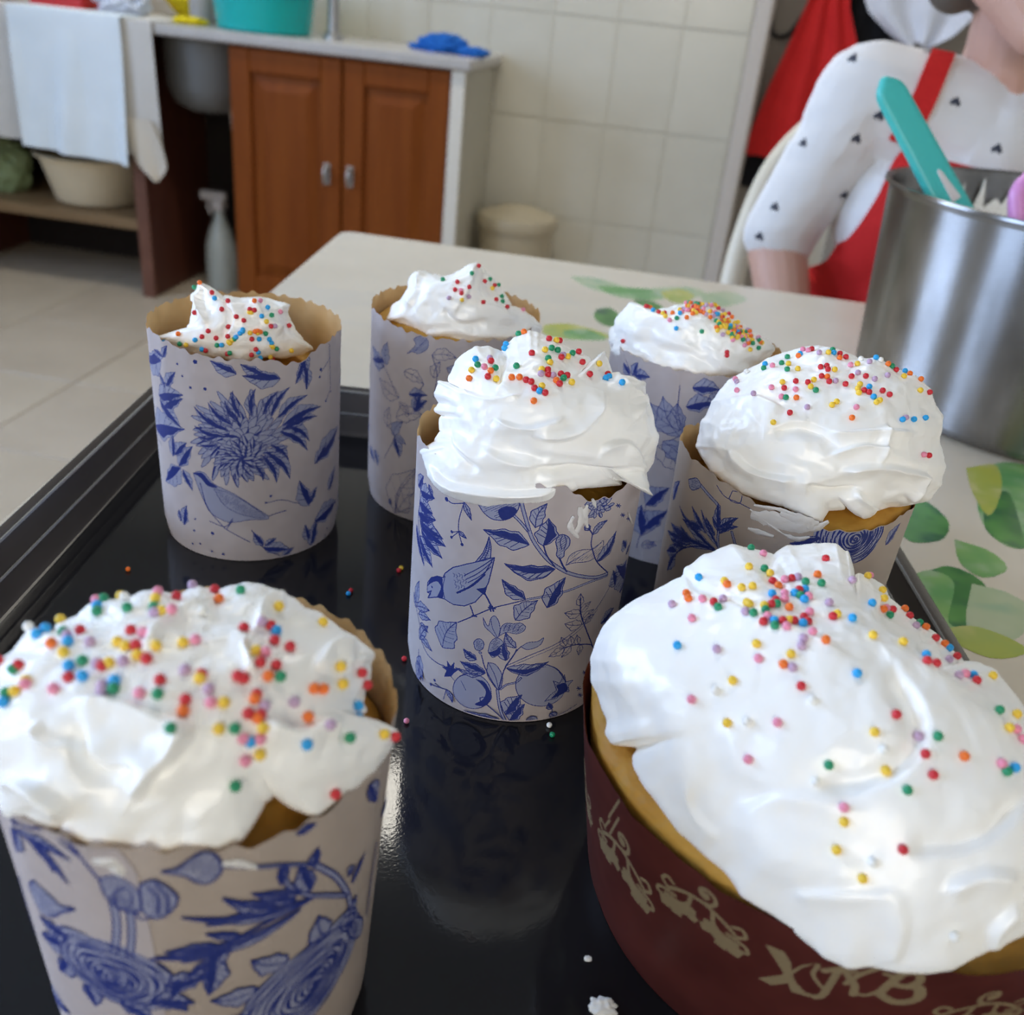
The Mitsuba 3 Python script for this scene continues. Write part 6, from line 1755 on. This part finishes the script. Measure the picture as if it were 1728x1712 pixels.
for px in ((1440, 97), (1356, 240), (1308, 348), (1282, 398), (1613, 171), (1683, 250), (1484, 194), (1446, 233), (1425, 328), (1566, 88)):
    o, dr_ = CAM, ray(np.array(px, float))
    hit, _, tri = swr.ray.intersects_location([o], [dr_], multiple_hits=False)
    if len(hit):
        nrm = swr.face_normals[tri[0]]
        a = np.cross(nrm, [0.2, .1, 1])
        a /= np.linalg.norm(a)
        b = np.cross(nrm, a)
        sh = [(0, -.9), (.45, -.35), (.95, .25), (.75, .8), (.3, .75), (0, .4), (-.3, .75), (-.75, .8), (-.95, .25), (-.45, -.35)]
        c3 = hit[0]
        V = [c3 + nrm * .0012] + [c3 + nrm * .0004 + (x * a + y * b) * .0062 for x, y in sh]
        F = [[0, 1 + i, 1 + (i + 1) % len(sh)] for i in range(len(sh))]
        part('person', 'printed_dot', trimesh.Trimesh(np.array(V), np.array(F), process=False), 'm_dot')
# apron: bib and skirt following the body, and its neck straps
loc = sw.copy()
zs = np.linspace(.882, .50, 34)
G = np.zeros((30, 34, 3))
for j, z in enumerate(zs):
    hw = np.interp(z, [.50, .60, .72, .80, .882], [.20, .19, .165, .14, .115])
    us = BU + .012 + np.linspace(-1, 1, 30) * hw
    o = np.column_stack([us, np.full(30, .6), np.full(30, z)])
    hit, ir, _ = loc.ray.intersects_location(o, np.tile([0, 1.0, 0], (30, 1)), multiple_hits=False)
    v = np.full(30, np.nan)
    v[ir] = hit[:, 1]
    ok = ~np.isnan(v)
    cx = us[ok].mean()
    vv = np.interp(us, us[ok], v[ok]) + 1.2 * np.maximum(0, np.abs(us - cx) - np.abs(us[ok] - cx).max())
    G[:, j] = np.column_stack([us, vv - .008, np.full(30, z) - .012 * np.cos(np.linspace(-1, 1, 30) * 1.4) * (j == 0)])
for _ in range(4):
    G[1:-1, 1:-1, 1] = np.minimum(G[1:-1, 1:-1, 1], .25 * (G[:-2, 1:-1, 1] + G[2:, 1:-1, 1] + G[1:-1, :-2, 1] + G[1:-1, 2:, 1]))
part('person', 'apron', in_room(slab(G, .003)), 'm_red_cloth', smooth=40)
lab('person__apron', 'red bib apron')
for px in ([(1597, 78), (1578, 120), (1560, 165), (1540, 205), (1518, 240)], ):
    hits = []
    for p in curve(px, 24):
        hit, _, tri = swr.ray.intersects_location([CAM], [ray(p)], multiple_hits=False)
        if len(hit):
            hits.append((hit[0] + swr.face_normals[tri[0]] * .003, swr.face_normals[tri[0]]))
    if len(hits) > 3:
        P = np.array([h[0] for h in hits])
        tt = np.gradient(P, axis=0)
        ss = np.cross(tt, np.array([h[1] for h in hits]))
        ss /= np.linalg.norm(ss, axis=1, keepdims=True)
        part('person', 'apron_strap', slab(np.stack([P + ss * q for q in np.linspace(-.0125, .0125, 4)], 0), .0025), 'm_red_cloth', smooth=40)
sk = bones([[((BU - .08, BV + .02, .545), .10), ((BU - .09, BV - .34, .53), .072)], [((BU + .08, BV + .02, .545), .10), ((BU + .09, BV - .34, .53), .072)], [((BU - .09, BV - .30, .53), .07), ((BU + .09, BV - .30, .53), .07)], [((BU - .08, BV + .03, .545), .10), ((BU + .08, BV + .03, .545), .10)]], .014, 8)
part('person', 'skirt', in_room(sk), 'm_skirt', smooth=True)
for s in (-1, 1):
    part('person', 'shoe', in_room(bones([[((BU + s * .09, BV - .315, .045), .044), ((BU + s * .09, BV - .38, .036), .036), ((BU + s * .09, BV - .46, .032), .032)]], .012, 6)), 'm_shoe', smooth=True)
